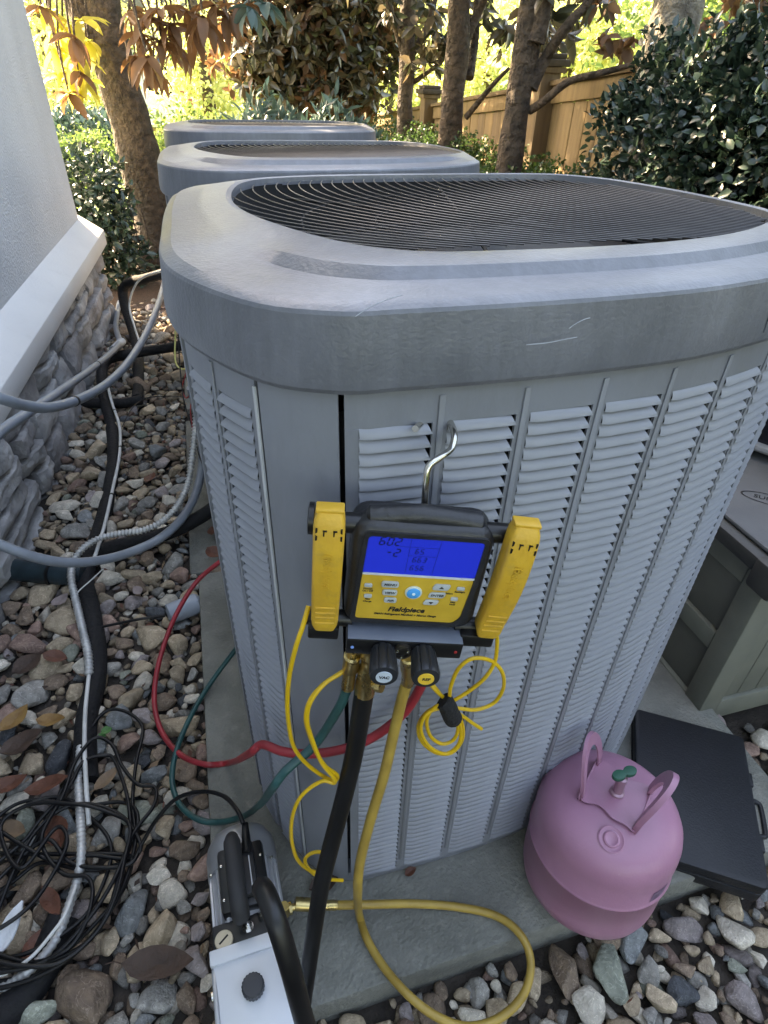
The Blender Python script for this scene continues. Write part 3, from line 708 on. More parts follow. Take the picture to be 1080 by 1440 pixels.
def flex(name, pts, r, label, pitch=.0052, amp=.22, k=10, group=None):
    q = path(pts, k); tot = sum((q[i+1]-q[i]).length for i in range(len(q)-1)); n = int(tot/pitch*4)
    out = []; acc = 0; i = 0; step = tot/n; cur = 0; seglen = (q[1]-q[0]).length
    for j in range(n):
        d = j*step
        while d-acc > seglen and i < len(q)-2: acc += seglen; i += 1; seglen = (q[i+1]-q[i]).length
        out.append(q[i].lerp(q[i+1], min(1, (d-acc)/max(seglen, 1e-9))))
    rs = [r*(1+amp*math.sin(2*PI*(j*step)/pitch)) for j in range(n)]
    b = MB(); b.tube(out, rs, 10); return b.build(name, M_flex, label=label, cat='flexible conduit', group=group, ang=80)
flex('armored_conduit', [(276,578,'z',.25),(274,610,'z',.20),(270,645,'z',.15),(264,680,'z',.10),(250,710,'z',.07),(228,733,'z',.05),(200,746,'z',.03),(170,750,'z',.02),(140,757,'z',.01),(118,770,'z',.01),(104,788,'z',0),(100,808,'z',0),(102,825,'z',-.01),(108,850,'z',-.02),(116,885,'z',-.02),(124,920,'z',-.02),(125,950,'z',-.02)], .0085, 'ribbed metal conduit curving from nearest condenser down to the black pipe', pitch=.0105, amp=.26, group='ribbed metal conduits')
flex('armored_conduit', [(113,1050,'z',-.03),(110,1090,'z',-.03),(112,1130,'z',-.03),(114,1170,'z',-.02),(114,1205,'z',-.02),(108,1240,'z',-.03),(95,1280,'z',-.03),(84,1310,'z',-.03),(65,1340,'z',-.03),(40,1365,'z',-.03),(10,1385,'z',-.04),(-30,1395,'z',-.04)], .0075, 'ribbed metal conduit running under the black cord pile', pitch=.0085, amp=.1, group='ribbed metal conduits')
cable('white_wire', [(150,535,'z',.01),(157,565,'z',-.01),(168,600,'z',-.02),(168,640,'z',-.02),(158,690,'z',-.03),(148,735,'z',-.03),(136,775,'z',-.02),(130,790,'z',-.02)], .0055, M_white, 'white jacketed wire lying along the long black pipe', 'wire', 8, strap=(.2,.4,.6,.8))
cable('white_wire', [(125,950,'z',-.02),(120,1000,'z',-.02),(119,1050,'z',-.02),(121,1100,'z',-.02),(125,1160,'z',-.03)], .0045, M_white, 'white wire beside the ribbed conduit above the cord pile', 'wire', 8)
cable('white_wire', [(107,1245,'z',-.02),(92,1285,'z',-.01),(75,1310,'z',-.01),(45,1345,'z',-.01),(10,1368,'z',-.02),(-20,1375,'z',-.02)], .0028, M_white, 'white wire winding through the bottom left of the cord pile', 'wire', 8)
cable('white_wire_end', [(145,800,'z',-.01),(130,814,'z',.0),(112,830,'z',-.01),(104,842,'z',-.02)], .0018, M_white, 'thin loose white wire end sticking out by the drain pipe', 'wire', 6)
cable('insulated_pipe', [(90,1290,'z',-.05),(60,1360,'z',-.06),(25,1410,'z',-.06),(-20,1440,'z',-.06)], .026, M_foam, 'black insulated pipe leaving the frame at the bottom left', 'pipe', 12)
cable('yellow_low_voltage_wire', [(246,425,'z',.45),(247,460,'z',.36),(246,495,'z',.28),(248,512,'z',.25),(256,519,'z',.25),(266,518,'z',.26)], .003, mat('pale yellow wire', (.62,.58,.2), .5), 'thin yellow wire looping at the back side of the nearest condenser', 'wire', 6)
cable('red_wire', [(258,480,'z',.35),(262,520,'z',.26),(256,545,'z',.22),(262,560,'z',.2),(270,550,'z',.24),(268,580,'z',.2),(274,620,'z',.15)], .0018, mat('red wire', (.35,.02,.02), .5), 'thin red wire hanging behind the condenser side panel', 'wire', 6)
cable('black_wire', [(250,440,'z',.42),(252,500,'z',.30),(258,560,'z',.22),(270,600,'z',.17),(280,640,'z',.12),(286,655,'z',.11)], .002, M_rub, 'thin black wire hanging behind the condenser side panel', 'wire', 6)
cable('black_wire', [(275,560,'z',.12),(240,557,'z',.0),(205,560,'z',-.02),(185,575,'z',-.02),(172,600,'z',-.03)], .002, M_rub, 'thin black wire crossing the gravel near the pipe elbow', 'wire', 6)
# black sensor cable with grey float
cable('float_cable', [(128,885,'z',-.04),(165,877,'z',-.03),(200,870,'z',-.02),(232,866,'z',-.03)], .0035, M_rub, 'black cable between the long black pipe and the grey float', 'cable', 8)
fl = thing('float_switch', 'blue grey capsule shaped cover lying against the concrete pad', 'cable cover', P(260, 855, z=-.03)); fl.rotation_euler = (0, 0, .32); fl.scale = (1.25,)*3
b = MB(); b.lathe([(.012,-.036),(.021,-.033),(.0215,0),(.0215,.026),(.016,.032),(.012,.036)], 24, RY(PI/2)); b.build('cover_body', mat('blue grey plastic', (.30,.34,.40), .45), fl)
b = MB(); b.tube([(.034,0,0),(.05,0,.004),(.075,.004,.012)], .004, 8); b.build('cable_end', M_rub, fl)

# ---------------- tangled black extension cord, one continuous cord
cp = []
rc = random.Random(3)
def cpt(px, py, z): cp.append(P(px+rc.uniform(-4,4), py+rc.uniform(-4,4), z=z+rc.uniform(-.006,.006)))
loops = [
 [(-20,1290),(30,1215),(80,1130),(115,1050),(140,1005),(175,998),(200,1020),(195,1070),(188,1130),(190,1180),(175,1240),(140,1290),(90,1340),(30,1370),(-25,1385)],
 [(-25,1395),(40,1375),(100,1340),(150,1290),(178,1220),(192,1150),(170,1130),(120,1128),(70,1122),(20,1140),(-20,1175)],
 [(-20,1160),(30,1190),(80,1215),(130,1205),(180,1210),(195,1190),(170,1150),(130,1130),(90,1135),(50,1170),(20,1230),(-10,1300)],
 [(-20,1330),(40,1352),(90,1338),(120,1300),(134,1260),(118,1235),(85,1228),(60,1180),(90,1120),(110,1070),(135,1040),(160,1050),(170,1080),(195,1100),(215,1110),(215,1130),(190,1175),(165,1230),(130,1290),(70,1345),(0,1370),(-30,1372)],
 [(-25,1350),(30,1362),(80,1350),(130,1310),(160,1260),(175,1210),(185,1165),(160,1142),(110,1130),(40,1128),(5,1160),(30,1220),(80,1160),(95,1190),(60,1250),(25,1290),(-20,1310)],
 [(-25,1270),(20,1235),(60,1215),(110,1222),(150,1225),(180,1205)],
 [(-25,1200),(0,1150),(40,1125),(100,1135),(140,1160),(160,1205),(130,1270),(90,1310),(40,1340),(-20,1352)],
 [(-25,1362),(50,1358),(115,1325),(150,1275),(170,1225),(182,1180),(178,1120),(165,1070),(150,1060),(120,1075),(100,1110),(60,1150),(30,1180),(-20,1230)],
 [(-20,1250),(30,1200),(70,1180),(100,1215),(140,1218),(185,1215),(200,1190),(222,1150),(250,1122),(285,1113),(315,1120),(334,1140),(342,1158)]]
for li, lp in enumerate(loops):
    for j, (a, c) in enumerate(lp):
        last = li == len(loops)-1 and j > len(lp)-7
        if last: cp.append(P(a, c, z=[.0,.02,.05,.08,.11,.15,.15][j-len(lp)+7] if j-len(lp)+7 < 7 else .15))
        else: cpt(a, c, -.035+.006*(li % 5))
b = MB(); b.tube(crom(cp, 7), .0036, 7); b.build('black_power_cord', M_rub, label='long tangled black power cord lying on the gravel and plugged into the pump', cat='cord', ang=80)
b = MB(); vs, fs = leaf_shape(.075, .013, .1, .3, seed=5); b.add(vs, fs); b.add([(x, y, z-.004) for x, y, z in vs], [f[::-1] for f in fs])
o = b.build('white_glove_finger', mat('white fabric', (.72,.74,.76), .8, bump=.3, bscale=200), loc=P(14, 1305, z=-.02), label='small white crumpled strip on top of the black cord', cat='cloth'); o.rotation_euler = (0, -.2, 1.15)

# ================================================================ MANIFOLD GAUGE
def frame(name, label, cat, O, u, v, w_, group=None):
    o = thing(name, label, cat, group=group)
    M = Matrix((u, v, w_)).transposed().to_4x4(); M.translation = O; o.matrix_world = M; return o
yaw, th = math.radians(13.5), math.radians(5)
u0 = Vector((math.cos(yaw), -math.sin(yaw), 0)); Zv = Vector((0, 0, 1))
gu = u0*math.cos(th)-Zv*math.sin(th); gv = Zv*math.cos(th)+u0*math.sin(th); gw = gu.cross(gv)
GO = Vector((.1386, .358, .756)); GM = Matrix((gu, gv, gw)).transposed().to_4x4(); GM.translation = GO
def GL(px, py, wd=0):
    """local gauge coordinates of a measured point on the plane wd in front of its face"""
    d = RW @ Vector((px-PPX, -(py-PPY), -F)); o = Vector((0, 0, H)); c = GO+gw*wd; t = ((c-o).dot(gw))/d.dot(gw); return GM.inverted() @ (o+d*t)
gauge = frame('manifold_gauge', 'digital gauge manifold with blue screen and yellow face hanging by a metal hook', 'gauge', GO, gu, gv, gw)
M_boot = mat('black rubber boot', (.016, .017, .021), .42, var=.35, vscale=30, bump=.15, bscale=120, spec=.6)
M_yel = mat('worn yellow plastic', (.66, .38, .035), .45, vscale=55, bump=.1, bscale=150, col2=(.62, .34, .035), detail=10)
M_blackpl = mat('black plastic', (.007, .007, .008), .35, var=.3)
grime(M_yel, 70, .45, .5, .75, 1, (.30,.19,.05))
M_brass = mat('brass', (.62, .46, .20), .28, 1.0, var=.25, vscale=60)
M_chrome = mat('chrome', (.62, .60, .56), .18, 1.0, var=.1)
b = MB(); b.prism(rrect(-.0590, -.069, .0600, .0475, .016), -.040, 0); b.build('gauge_body', M_boot, gauge, bevel=.009, seg=4)
# raised lip round the face, and the hump at the top of the boot
def rimmesh(name, outer, inner, z0, z1, m, par, bev=.001):
    n = len(outer); b = MB(); vs = [(x, y, z0) for x, y in outer]+[(x, y, z1) for x, y in outer]+[(x, y, z1) for x, y in inner]+[(x, y, z0) for x, y in inner]
    b.add(vs, [(r*n+i, r*n+(i+1) % n, (r+1)*n+(i+1) % n, (r+1)*n+i) for r in range(3) for i in range(n)]); return b.build(name, m, par, ang=50)
def rquad(c, r=.004, n=4):
    """rounded polygon from corners"""
    out = []; k = len(c)
    for i in range(k):
        p, a, b_ = Vector(c[i]), Vector(c[i-1]), Vector(c[(i+1) % k]); da = (a-p).normalized()*r; db = (b_-p).normalized()*r
        for j in range(n+1): t = j/n; out.append(tuple((p+da)*(1-t)**2+p*2*t*(1-t)+(p+db)*t*t))
    return out
face = rquad([(.0505,.0375),(-.0455,.0375),(-.0492,-.0575),(.0395,-.0578),(.0455,-.050),(.0495,-.003)], .004)
outerf = rquad([(.0545,.0415),(-.0495,.0415),(-.0535,-.0625),(.0425,-.0625),(.0500,-.052),(.0540,-.003)], .006)
rimmesh('face_rim', outerf, face, -.004, .0018, M_boot, gauge)
b = MB(); b.tube(crom([(-.048,.0445,-.016),(-.02,.0475,-.016),(0,.0490,-.016),(.02,.0475,-.016),(.050,.0445,-.016)], 6), [.006]+[.0095]*23+[.006], 14); b.build('boot_hump', M_boot, gauge)
scr = rquad([(.0505,.0375),(-.0455,.0375),(-.0478,-.0025),(.0495,-.0025)], .0025); pan = rquad([(.0493,-.0045),(-.0480,-.0045),(-.0490,-.0572),(.0393,-.0575),(.0455,-.050)], .003)
b = MB(); b.prism(scr, -.001, .0004); b.build('screen', mat('lit blue screen', (.0, .01, .30), .12, var=.02, emit=((.003,.03,.60), .07), spec=.5), gauge)
b = MB(); b.prism(pan, -.001, .0007); face_o = b.build('face_plate', mat('yellow face plate', (.68, .43, .05), .4, vscale=40, col2=(.55, .33, .035), bump=.03), gauge)
b = MB(); b.box((-.048,-.0047,.0003),(.0495,-.0027,.0011)); b.build('screen_edge', mat('pale edge', (.6,.62,.65), .3), gauge)
# seven segment digits
M_seg = mat('lcd segment', (.0, .0, .03), .5)
SEG = {'0':'abcdef','1':'bc','2':'abged','3':'abgcd','5':'afgcd','6':'afgedc','9':'abcdfg','8':'abcdefg','7':'abc','-':'g'}
def digits(b, txt, x, y, h, gap):
    wd = h*.5; t = h*.14
    for ch in txt:
        if ch != ' ':
            for s_ in SEG[ch]:
                hor = {'a':(0,h),'g':(0,h/2),'d':(0,0)}.get(s_)
                if hor: x0, y0, x1, y1 = x+t*.45, y+hor[1]-t/2, x+wd-t*.45, y+hor[1]+t/2
                else:
                    xx = x if s_ in 'ef' else x+wd; yy = y+h/2 if s_ in 'bf' else y; x0, y0, x1, y1 = xx-t/2, yy+t*.35, xx+t/2, yy+h/2-t*.35
                sh = lambda X, Y: (X+(Y-y)*.22, Y, .00075)
                b.add([sh(x0,y0), sh(x1,y0), sh(x1,y1), sh(x0,y1)], [(0,1,2,3)])
        x += wd+gap
b = MB(); digits(b, '602', -.0365, .0285, .0078, .0026); digits(b, '-2', -.0300, .0170, .0078, .0026); digits(b, '65', -.0060, .0210, .0050, .0018); digits(b, '663', -.0070, .0120, .0050, .0018); digits(b, '656', -.0080, .0030, .0050, .0018)
for x0, y0, x1, y1 in ((-.0105,.036,-.0112,-.001),(.0145,.036,.0118,-.001),(-.019,.0278,.0139,.0278),(-.0112,.0186,.0130,.0186)):
    b.add([(x0-.00015,y0-.00015,.0007),(x1-.00015,y1-.00015,.0007),(x1+.00015,y1+.00015,.0007),(x0+.00015,y0+.00015,.0007)], [(0,1,2,3)])
b.build('screen_digits', M_seg, gauge, smooth=False)
M_btn = mat('grey button', (.42,.46,.48), .45); M_ink = mat('black print', (.01,.01,.01), .6)
btns = [(-.0222,-.0140,.0150,.0068,'MENU',0),(-.0215,-.0235,.0130,.0062,'VIEW',0),(-.0200,-.0325,.0110,.0058,'AIR',0),(.0225,-.0140,.0145,.0068,'up',.35),(.0200,-.0235,.0140,.0062,'ENTER',.4),(.0160,-.0325,.0125,.0058,'down',.45),
        (-.0408,-.0165,.0070,.0038,'',0),(-.0400,-.0290,.0070,.0038,'',0),(.0395,-.0145,.0070,.0038,'',0),(.0360,-.0270,.0065,.0038,'',0)]
for x, y, wd, ht, tx, sh in btns:
    b = MB(); po = [(px_+sh*py_*.9, py_) for px_, py_ in rrect(-wd/2, -ht/2, wd/2, ht/2, ht*.32, 3)]; b.prism(po, 0, .0017, T(x, y, .0006)); bo = b.build('button', M_btn, gauge, bevel=.0004)
    if tx in ('up', 'down'):
        s_ = 1 if tx == 'up' else -1; b = MB(); b.prism([(x-.0022,y-.001*s_),(x+.0022,y-.001*s_),(x,y+.0014*s_)][::s_], .0023, .0025); b.build('arrow', M_ink, bo, smooth=False)
    elif tx: textmesh('button_text', tx, .0034, M_ink, bo, T(x, y, .0024), .2, .00005, .0001, sx=1.15)
for x, y, s_ in ((-.0408,-.0212,'Vacuum'),(-.0408,-.0238,'On / Off'),(-.0400,-.0335,'Max'),(-.0400,-.0362,'Charge'),(.0395,-.0190,'Backlight'),(.0355,-.0318,'Max'),(.0355,-.0345,'Hold'),(.0305,-.0215,'Select')):
    textmesh('panel_text', s_, .0026, M_ink, face_o, T(x, y, .0008), .1, .00005, .0001)
pb = MB(); pb.lathe([(.0075,0),(.0075,.0008),(.0062,.0012),(.0062,.0016)], 28, T(-.0008,-.0225,.0005)); pb.build('power_button_ring', mat('pale ring', (.55,.62,.55), .4), gauge)
pb = MB(); pb.lathe([(.0060,0),(.0060,.0014),(.0052,.0020),(0,.0022)], 28, T(-.0008,-.0225,.0009)); po_ = pb.build('power_button', mat('blue button', (.02,.33,.72), .35), gauge)
b = MB(); b.lathe([(.0015,0),(.0015,.0003)], 12, T(-.0008,-.0225,.0031)); b.build('power_symbol', mat('pale print', (.6,.8,.9), .5), po_)
textmesh('brand_text', 'Fieldpiece', .0078, M_ink, face_o, T(-.0045,-.0443,.0009), .28, .0001, .00025, sx=1.05)
textmesh('panel_text', 'SMAN Refrigerant Manifold + Micron Gauge', .0031, M_ink, face_o, T(-.0045,-.0505,.0009), .2, .00005, .00012)
# black manifold bar; reflection on its upper face painted as a blue-grey plate
M_barsheen = mat('painted bar sheen', (.20,.24,.32), .35, .3, var=.1)
b = MB(); b.box((-.0545,-.0925,-.032),(.052,-.0735,.0125)); bar = b.build('manifold_bar', M_blackpl, gauge, bevel=.0012)
b = MB(); b.box((-.0540,-.0732,-.020),(.0515,-.0722,.0120)); b.build('bar_top_sheen', M_barsheen, gauge, bevel=.0003)
for x in (-.049, .046): b = MB(); b.lathe([(.0016,0),(.0016,.0006),(0,.0009)], 10, T(x,-.083,.0127)); b.build('bar_dot', mat('blue dot' if x < 0 else 'red dot', (.2,.4,.9) if x < 0 else (.4,.03,.03), .4), bar)
b = MB(); b.lathe([(.0085,0),(.0085,.004),(.0065,.0045),(.0062,.001),(0,.001)], 24, T(-.0035,-.0835,.0125)); pr = b.build('sight_port', mat('dark metal port', (.10,.09,.08), .3, .8), gauge)
for a in range(3): b = MB(); an = a*2.09+.5; b.lathe([(.0015,0),(.0015,.001),(0,.0016)], 10, T(-.0035+.0055*math.cos(an), -.0835+.0055*math.sin(an), .0168)); b.build('port_screw', M_chrome, pr)
M_knob = mat('knob plastic', (.018,.021,.026), .38, var=.2)
for kx, tx, cc in ((-.0213,'VAC',(.50,.58,.66)),(.0156,'REF',(.85,.52,.06))):
    fl_ = lambda a, i: 1-.10*max(0, math.cos(a*9))**3 if 0 < i < 5 else 1
    b = MB(); b.lathe([(.006,0),(.0105,.002),(.0115,.006),(.0128,.024),(.0130,.029),(.0120,.0315),(.0085,.0318),(0,.0318)], 54, T(kx,-.083,.0125), flute=fl_); kb = b.build('valve_knob', M_knob, gauge, ang=25)
    b = MB(); b.lathe([(.0072,0),(.0072,.0008),(0,.0009)], 26, T(kx,-.083,.0445)); lb = b.build('knob_label', mat('knob disc '+tx, cc, .45, var=.05), kb)
    textmesh('knob_text', tx, .0046, M_ink, lb, T(kx,-.083,.0455), .1, .00005, .0002)
# cross arms that the two clamps are clipped on
for y0, x0, x1, w0 in ((.036,-.092,-.045,-.016),(.036,.045,.088,-.016),(-.072,-.093,-.05,-.012),(-.072,.045,.082,-.012)):
    b = MB(); b.tube([(x0, y0, w0), (x1, y0, w0)], .009 if y0 > 0 else .0078, 16); b.build('side_arm', M_blackpl, gauge, bevel=.001)
for x0, x1 in ((-.090,-.062),(.050,.082)): b = MB(); b.box((x0,-.0845,-.022),(x1,-.0700,.0045)); b.build('dock_foot', M_blackpl, gauge, bevel=.002)
for x in (-.0925, .0905): b = MB(); b.lathe([(.010,-.003),(.0135,-.002),(.0135,.002),(.010,.003)], 24, T(x,.041,-.012) @ RY(PI/2)); b.build('arm_end', M_blackpl, gauge)
# hook
hp = [GM.inverted() @ v for v in crom([P(597,712,y=.385),P(599,680,y=.385),P(603,656,y=.388),P(618,644,y=.392),P(634,632,y=.402),P(639,614,y=.412),P(635,598,y=.424),P(628,590,y=.436),P(612,588,y=.450),P(600,590,y=.448),P(592,596,y=.432),P(584,603,y=.420)], 8)]
b = MB(); b.tube(hp, .0030, 12); b.build('hook', M_chrome, gauge)

# pipe clamps with cables, docked at either side
def clamp(label, cx, ang, tiltw, cable_pts, dv=0):
    R = RZ(ang) @ RX(tiltw); M = GM @ T(cx, dv, .004) @ R
    c = thing('pipe_clamp', label, 'clamp probe', group='yellow clamp probes docked on the gauge'); c.matrix_world = M
    # side profile along v, thickness along w
    def prof(t):
        v = .060-.128*t; front = .004+.0085*math.sin(PI*min(1, t*1.15))**.8 + .003*(t > .72)*(t-.72)/.28; back = -.013+.004*math.sin(PI*t); return v, front, back
    b = MB(); n = 22; k = 12; vs = []
    for i in range(n):
        t = i/(n-1); v, f, bk = prof(t); hw_ = .0118 + .0008*(1-t) - (.0028 if i in (0, n-1) else (.0008 if i in (1, n-2) else 0)); f -= .002 if i in (0, n-1) else 0
        for q in rrect(-hw_, bk, hw_, f, .0032, 2): vs.append((q[0], v, q[1]))
    k = 12
    fs = [(i*k+j, i*k+(j+1) % k, (i+1)*k+(j+1) % k, (i+1)*k+j) for i in range(n-1) for j in range(k)]+[tuple(range(k)), tuple((n-1)*k+j for j in range(k-1,-1,-1))]
    b.add(vs, fs); body = b.build('clamp_body', M_yel, c, ang=50)
    for t in (.745, .80, .855, .91):
        v, f, bk = prof(t); b = MB(); b.tube([(-.0082, v, f+.0002), (.0082, v, f+.0002)], .0009, 8); b.build('grip_ridge', M_yel, c)
    for x, t, a in ((-.0098,.10,0),(-.0098,.15,0),(.0098,.10,0),(.0098,.15,0)):
        v, f, bk = prof(t); b = MB(); b.box((x-.0008, v-.0022, f-.002), (x+.0008, v+.0022, f+.0003)); b.build('slot', M_blackpl, body)
    for x in (-.0045, .0035):
        v, f, bk = prof(.125); b = MB(); b.box((x, v-.0038, f-.002), (x+.001, v+.0038, f+.0003)); b.box((x-.0002, v+.0028, f-.002), (x+.003, v+.0038, f+.0003)); b.build('slot', M_blackpl, body)
    v, f, bk = prof(.42); textmesh('raised_text', 'Fieldpiece', .0095, M_yel, c, T(0, v+.002, f+.0000) @ RZ(-PI/2) , .15, .0004, .0003)
    b = MB(); b.box((-.0112, .0590, -.011), (.0112, .0625, .0015)); b.build('hinge_cap', M_yel, c, bevel=.0012)
    Mi = M.inverted(); q = [Mi @ v for v in crom(cable_pts, 8)]
    b = MB(); b.tube(q, .0023, 8); b.build('clamp_cable', mat('yellow cable', (.70,.42,.015), .4, var=.06), c)
    return c
def yp(*pts): return [P(a, b_, y=c) for a, b_, c in pts]
clamp('yellow clamp probe at the left side of the gauge, its cable hanging loose', -.0768, .02, 0,
  yp((434,852,.385),(426,880,.375),(416,910,.37),(407,950,.37),(404,990,.372),(407,1025,.378),(414,1052,.382),(430,1073,.383),(452,1090,.38),(470,1098,.376),(474,1090,.372),(458,1078,.372),(446,1060,.376),(436,1035,.378),(430,1010,.378),(436,985,.38),(455,962,.386),(480,946,.392),(500,928,.398),(509,918,.402),(503,926,.397),(482,944,.388),(456,962,.384),(437,987,.379),(432,1012,.377),(438,1037,.374),(452,1072,.370),(468,1092,.368),(470,1101,.368),(455,1098,.372),(436,1108,.374),(420,1125,.374),(411,1150,.372),(410,1180,.37),(418,1208,.368),(436,1224,.366),(456,1226,.364),(465,1216,.364),(462,1204,.370),(448,1198,.376),(434,1202,.378),(429,1212,.374),(440,1228,.364),(460,1236,.362),(482,1238,.362)))
clamp('yellow clamp probe at the right side of the gauge, its cable coiled below', .0765, -.045, .02,
  yp((698,885,.392),(699,905,.392),(696,930,.39),(683,952,.388),(662,970,.39),(640,984,.392),(628,988,.396),(622,980,.4),(610,965,.405),(600,955,.41),(612,970,.402),(630,984,.396),(634,965,.392),(645,940,.39),(665,926,.39),(690,929,.39),(706,945,.39),(708,967,.39),(695,988,.39),(670,998,.39),(645,996,.392),(620,994,.395),(600,1002,.397),(588,1022,.398),(594,1044,.396),(615,1059,.394),(636,1058,.393),(650,1040,.393),(650,1018,.393),(640,1000,.394),(618,996,.394),(598,1006,.393),(592,1028,.391),(604,1050,.389),(626,1060,.388),(644,1048,.388),(648,1026,.39),(638,1004,.392),(620,992,.392),(606,1000,.394),(600,1016,.395),(606,1036,.394),(622,1046,.392),(638,1040,.391),(644,1024,.391),(640,1002,.392),(652,1008,.392),(666,1018,.392),(677,1025,.392)))
b = MB(); q = [P(a, c, y=d) for a, c, d in ((622,984,.395),(628,990,.392),(632,1000,.391),(638,1012,.392))]; b.tube(crom(q, 5), [.006]+[.0105]*6+[.0108]*5+[.0112]*3+[.007], 16)
b.build('cable_strap', mat('black velcro', (.012,.012,.013), .95, bump=.5, bscale=200), label='black fabric strap tying the coiled yellow cable', cat='strap')

# ================================================================ HOSES
def hose(name, pts, r, m, label, fit=None, group='refrigerant hoses of the gauge'):
    q = crom(pts, 10); b = MB(); b.tube(q, r, 14); root = b.build(name, m, label=label, cat='hose', group=group, ang=60)
    for (i0, i1, prof, mm) in (fit or []):
        p0, p1 = Vector(i0), Vector(i1); d = p1-p0; b = MB(); M = Matrix.Translation(p0) @ d.to_track_quat('Z', 'Y').to_matrix().to_4x4()
        b.lathe([(r_, z*d.length) for r_, z in prof], 12 if mm is M_brass else 20, M); b.build('brass_fitting' if mm is M_brass else 'hose_sleeve', mm, root, bevel=0)
    return root
FITP = [(.0045,0),(.0075,.02),(.0075,.22),(.0062,.25),(.0062,.34),(.0085,.36),(.0085,.62),(.0066,.65),(.0070,1)]
M_hb = mat('black hose', (.005,.005,.006), .38, var=.3, vscale=20)
M_hy = mat('dull yellow hose', (.46,.30,.06), .42, vscale=30, col2=(.32,.20,.04), bump=.05)
M_hr = mat('red hose', (.34,.025,.035), .38, var=.25, vscale=25); M_hg = mat('dark green hose', (.012,.075,.075), .38, var=.25, vscale=25)
g0 = lambda u, v, w_: GM @ Vector((u, v, w_))
p_top = g0(-.031,-.092,-.006)
hose('black_hose', [P(513,968,y=.385), P(508,1000,y=.384), P(498,1060,y=.378), P(484,1120,y=.368), P(468,1180,y=.355), P(453,1240,y=.335), P(443,1300,y=.312), P(434,1360,y=.29), P(427,1410,y=.270), P(424,1450,y=.25), P(428,1500,y=.225), P(436,1530,y=.205), P(442,1525,y=.195), P(441,1480,y=.195), P(425,1425,y=.205), P(408,1360,y=.222), P(390,1300,y=.245), P(376,1262,y=.268), P(368,1248,y=.285)], .0105, M_hb, 'thick black vacuum hose from the gauge down and back to the pump',
  [(p_top, P(513,972,y=.385), [(.006,0),(.009,.05),(.009,.3),(.0075,.33),(.0075,.5),(.0095,.54),(.0095,.72),(.0105,.78),(.0112,1)], M_brass)])
b = MB(); q0 = P(520,962,y=.378); q1 = P(537,966,y=.368); b.tube([q0, q0.lerp(q1,.6), q0.lerp(q1,.62), q1], [.0045,.0045,.0065,.006], 14); b.build('side_valve', M_brass, bpy.data.objects['black_hose'])
pt = g0(.006,-.092,-.006)
YH = [P(574,955,y=.385), P(566,980,y=.383), P(554,1030,y=.375), P(540,1090,y=.362), P(522,1150,y=.352), P(507,1210,y=.342), P(503,1250,y=.335), P(505,1285,z=.018), P(516,1320,z=.008), P(540,1360,z=.008), P(575,1400,z=.010), P(615,1430,z=-.005), P(660,1444,z=-.02), P(705,1430,z=-.025), P(738,1395,z=-.015), P(746,1350,z=.003), P(730,1312,z=.014), P(695,1287,z=.010), P(640,1275,z=.010), P(580,1271,z=.028), P(520,1272,z=.052), P(470,1273,z=.068)]
hose('yellow_hose', YH, .0062, M_hy, 'dull yellow hose looping over the pad edge between gauge and pump',
  [(pt, P(573,960,y=.385), FITP, M_brass), (P(414,1271,z=.084), P(452,1273,z=.074), [(.005,0),(.0095,.03),(.0095,.8),(.006,.84),(.006,1)], M_brass), (P(452,1273,z=.074), P(474,1273,z=.067), [(.0068,0),(.0072,.2),(.0072,.9),(.0064,1)], M_brass)])
pr_ = g0(.028,-.092,-.010)
hose('red_hose', [pr_, P(604,935,y=.395), P(592,965,y=.398), P(570,1000,y=.402), P(535,1030,y=.405), P(500,1048,y=.408), P(460,1058,y=.418), P(425,1060,y=.43), P(395,1056,y=.445), P(368,1047,y=.475), P(350,1060,y=.50), P(325,1072,z=.03), P(290,1075,z=.008), P(255,1062,z=-.015), P(228,1030,z=-.03), P(217,985,z=-.02), P(224,930,z=0), P(245,870,z=.03), P(275,820,z=.07), P(312,788,z=.12), P(335,775,z=.15)], .0056, M_hr, 'red hose running from the gauge round the corner to the condenser side')
pg = g0(-.046,-.092,-.008)
hose('green_hose', [P(489,962,y=.39), P(482,985,y=.395), P(468,1010,y=.402), P(450,1038,y=.412), P(432,1058,y=.41), P(415,1072,y=.405), P(398,1088,y=.40), P(382,1110,y=.41), P(365,1132,z=.16), P(342,1148,z=.06), P(310,1156,z=.008), P(278,1152,z=-.005), P(252,1130,z=-.025), P(242,1095,z=-.03), P(250,1050,z=-.015), P(272,1000,z=0), P(300,955,z=.02), P(330,915,z=.07), P(345,895,z=.11)], .0054, M_hg, 'dark green hose running from the gauge over the pad to the condenser side',
  [(pg, P(489,966,y=.39), FITP, M_brass)])

# ================================================================ VACUUM PUMP
pump = thing('vacuum_pump', 'silver vacuum pump with black handle on the left corner of the pad', 'vacuum pump', (-.071, .40, 0), math.radians(2))
M_alu = mat('cast aluminium', (.56,.57,.60), .38, .55, var=.06, vscale=12, bump=.05, bscale=200); M_silver = mat('satin silver paint', (.36,.37,.39), .33, .5, var=.12)
M_oil = mat('silver lacquer', (.60,.62,.66), .45, .25, var=.05, vscale=10)
def pb_(name, m, fn, bevel=0, parent=pump, **k):
    b = MB(); fn(b); return b.build(name, m, parent, bevel=bevel, **k)
RM = T(0, 0, .066) @ RX(-PI/2)
pb_('end_bell', M_silver, lambda b: b.lathe([(.054,.068),(.0545,.098),(.052,.112),(.044,.126),(.028,.134),(0,.136)], 48, RM))
pb_('motor_housing', M_alu, lambda b: b.lathe([(.046,-.012),(.046,.070)], 40, RM))
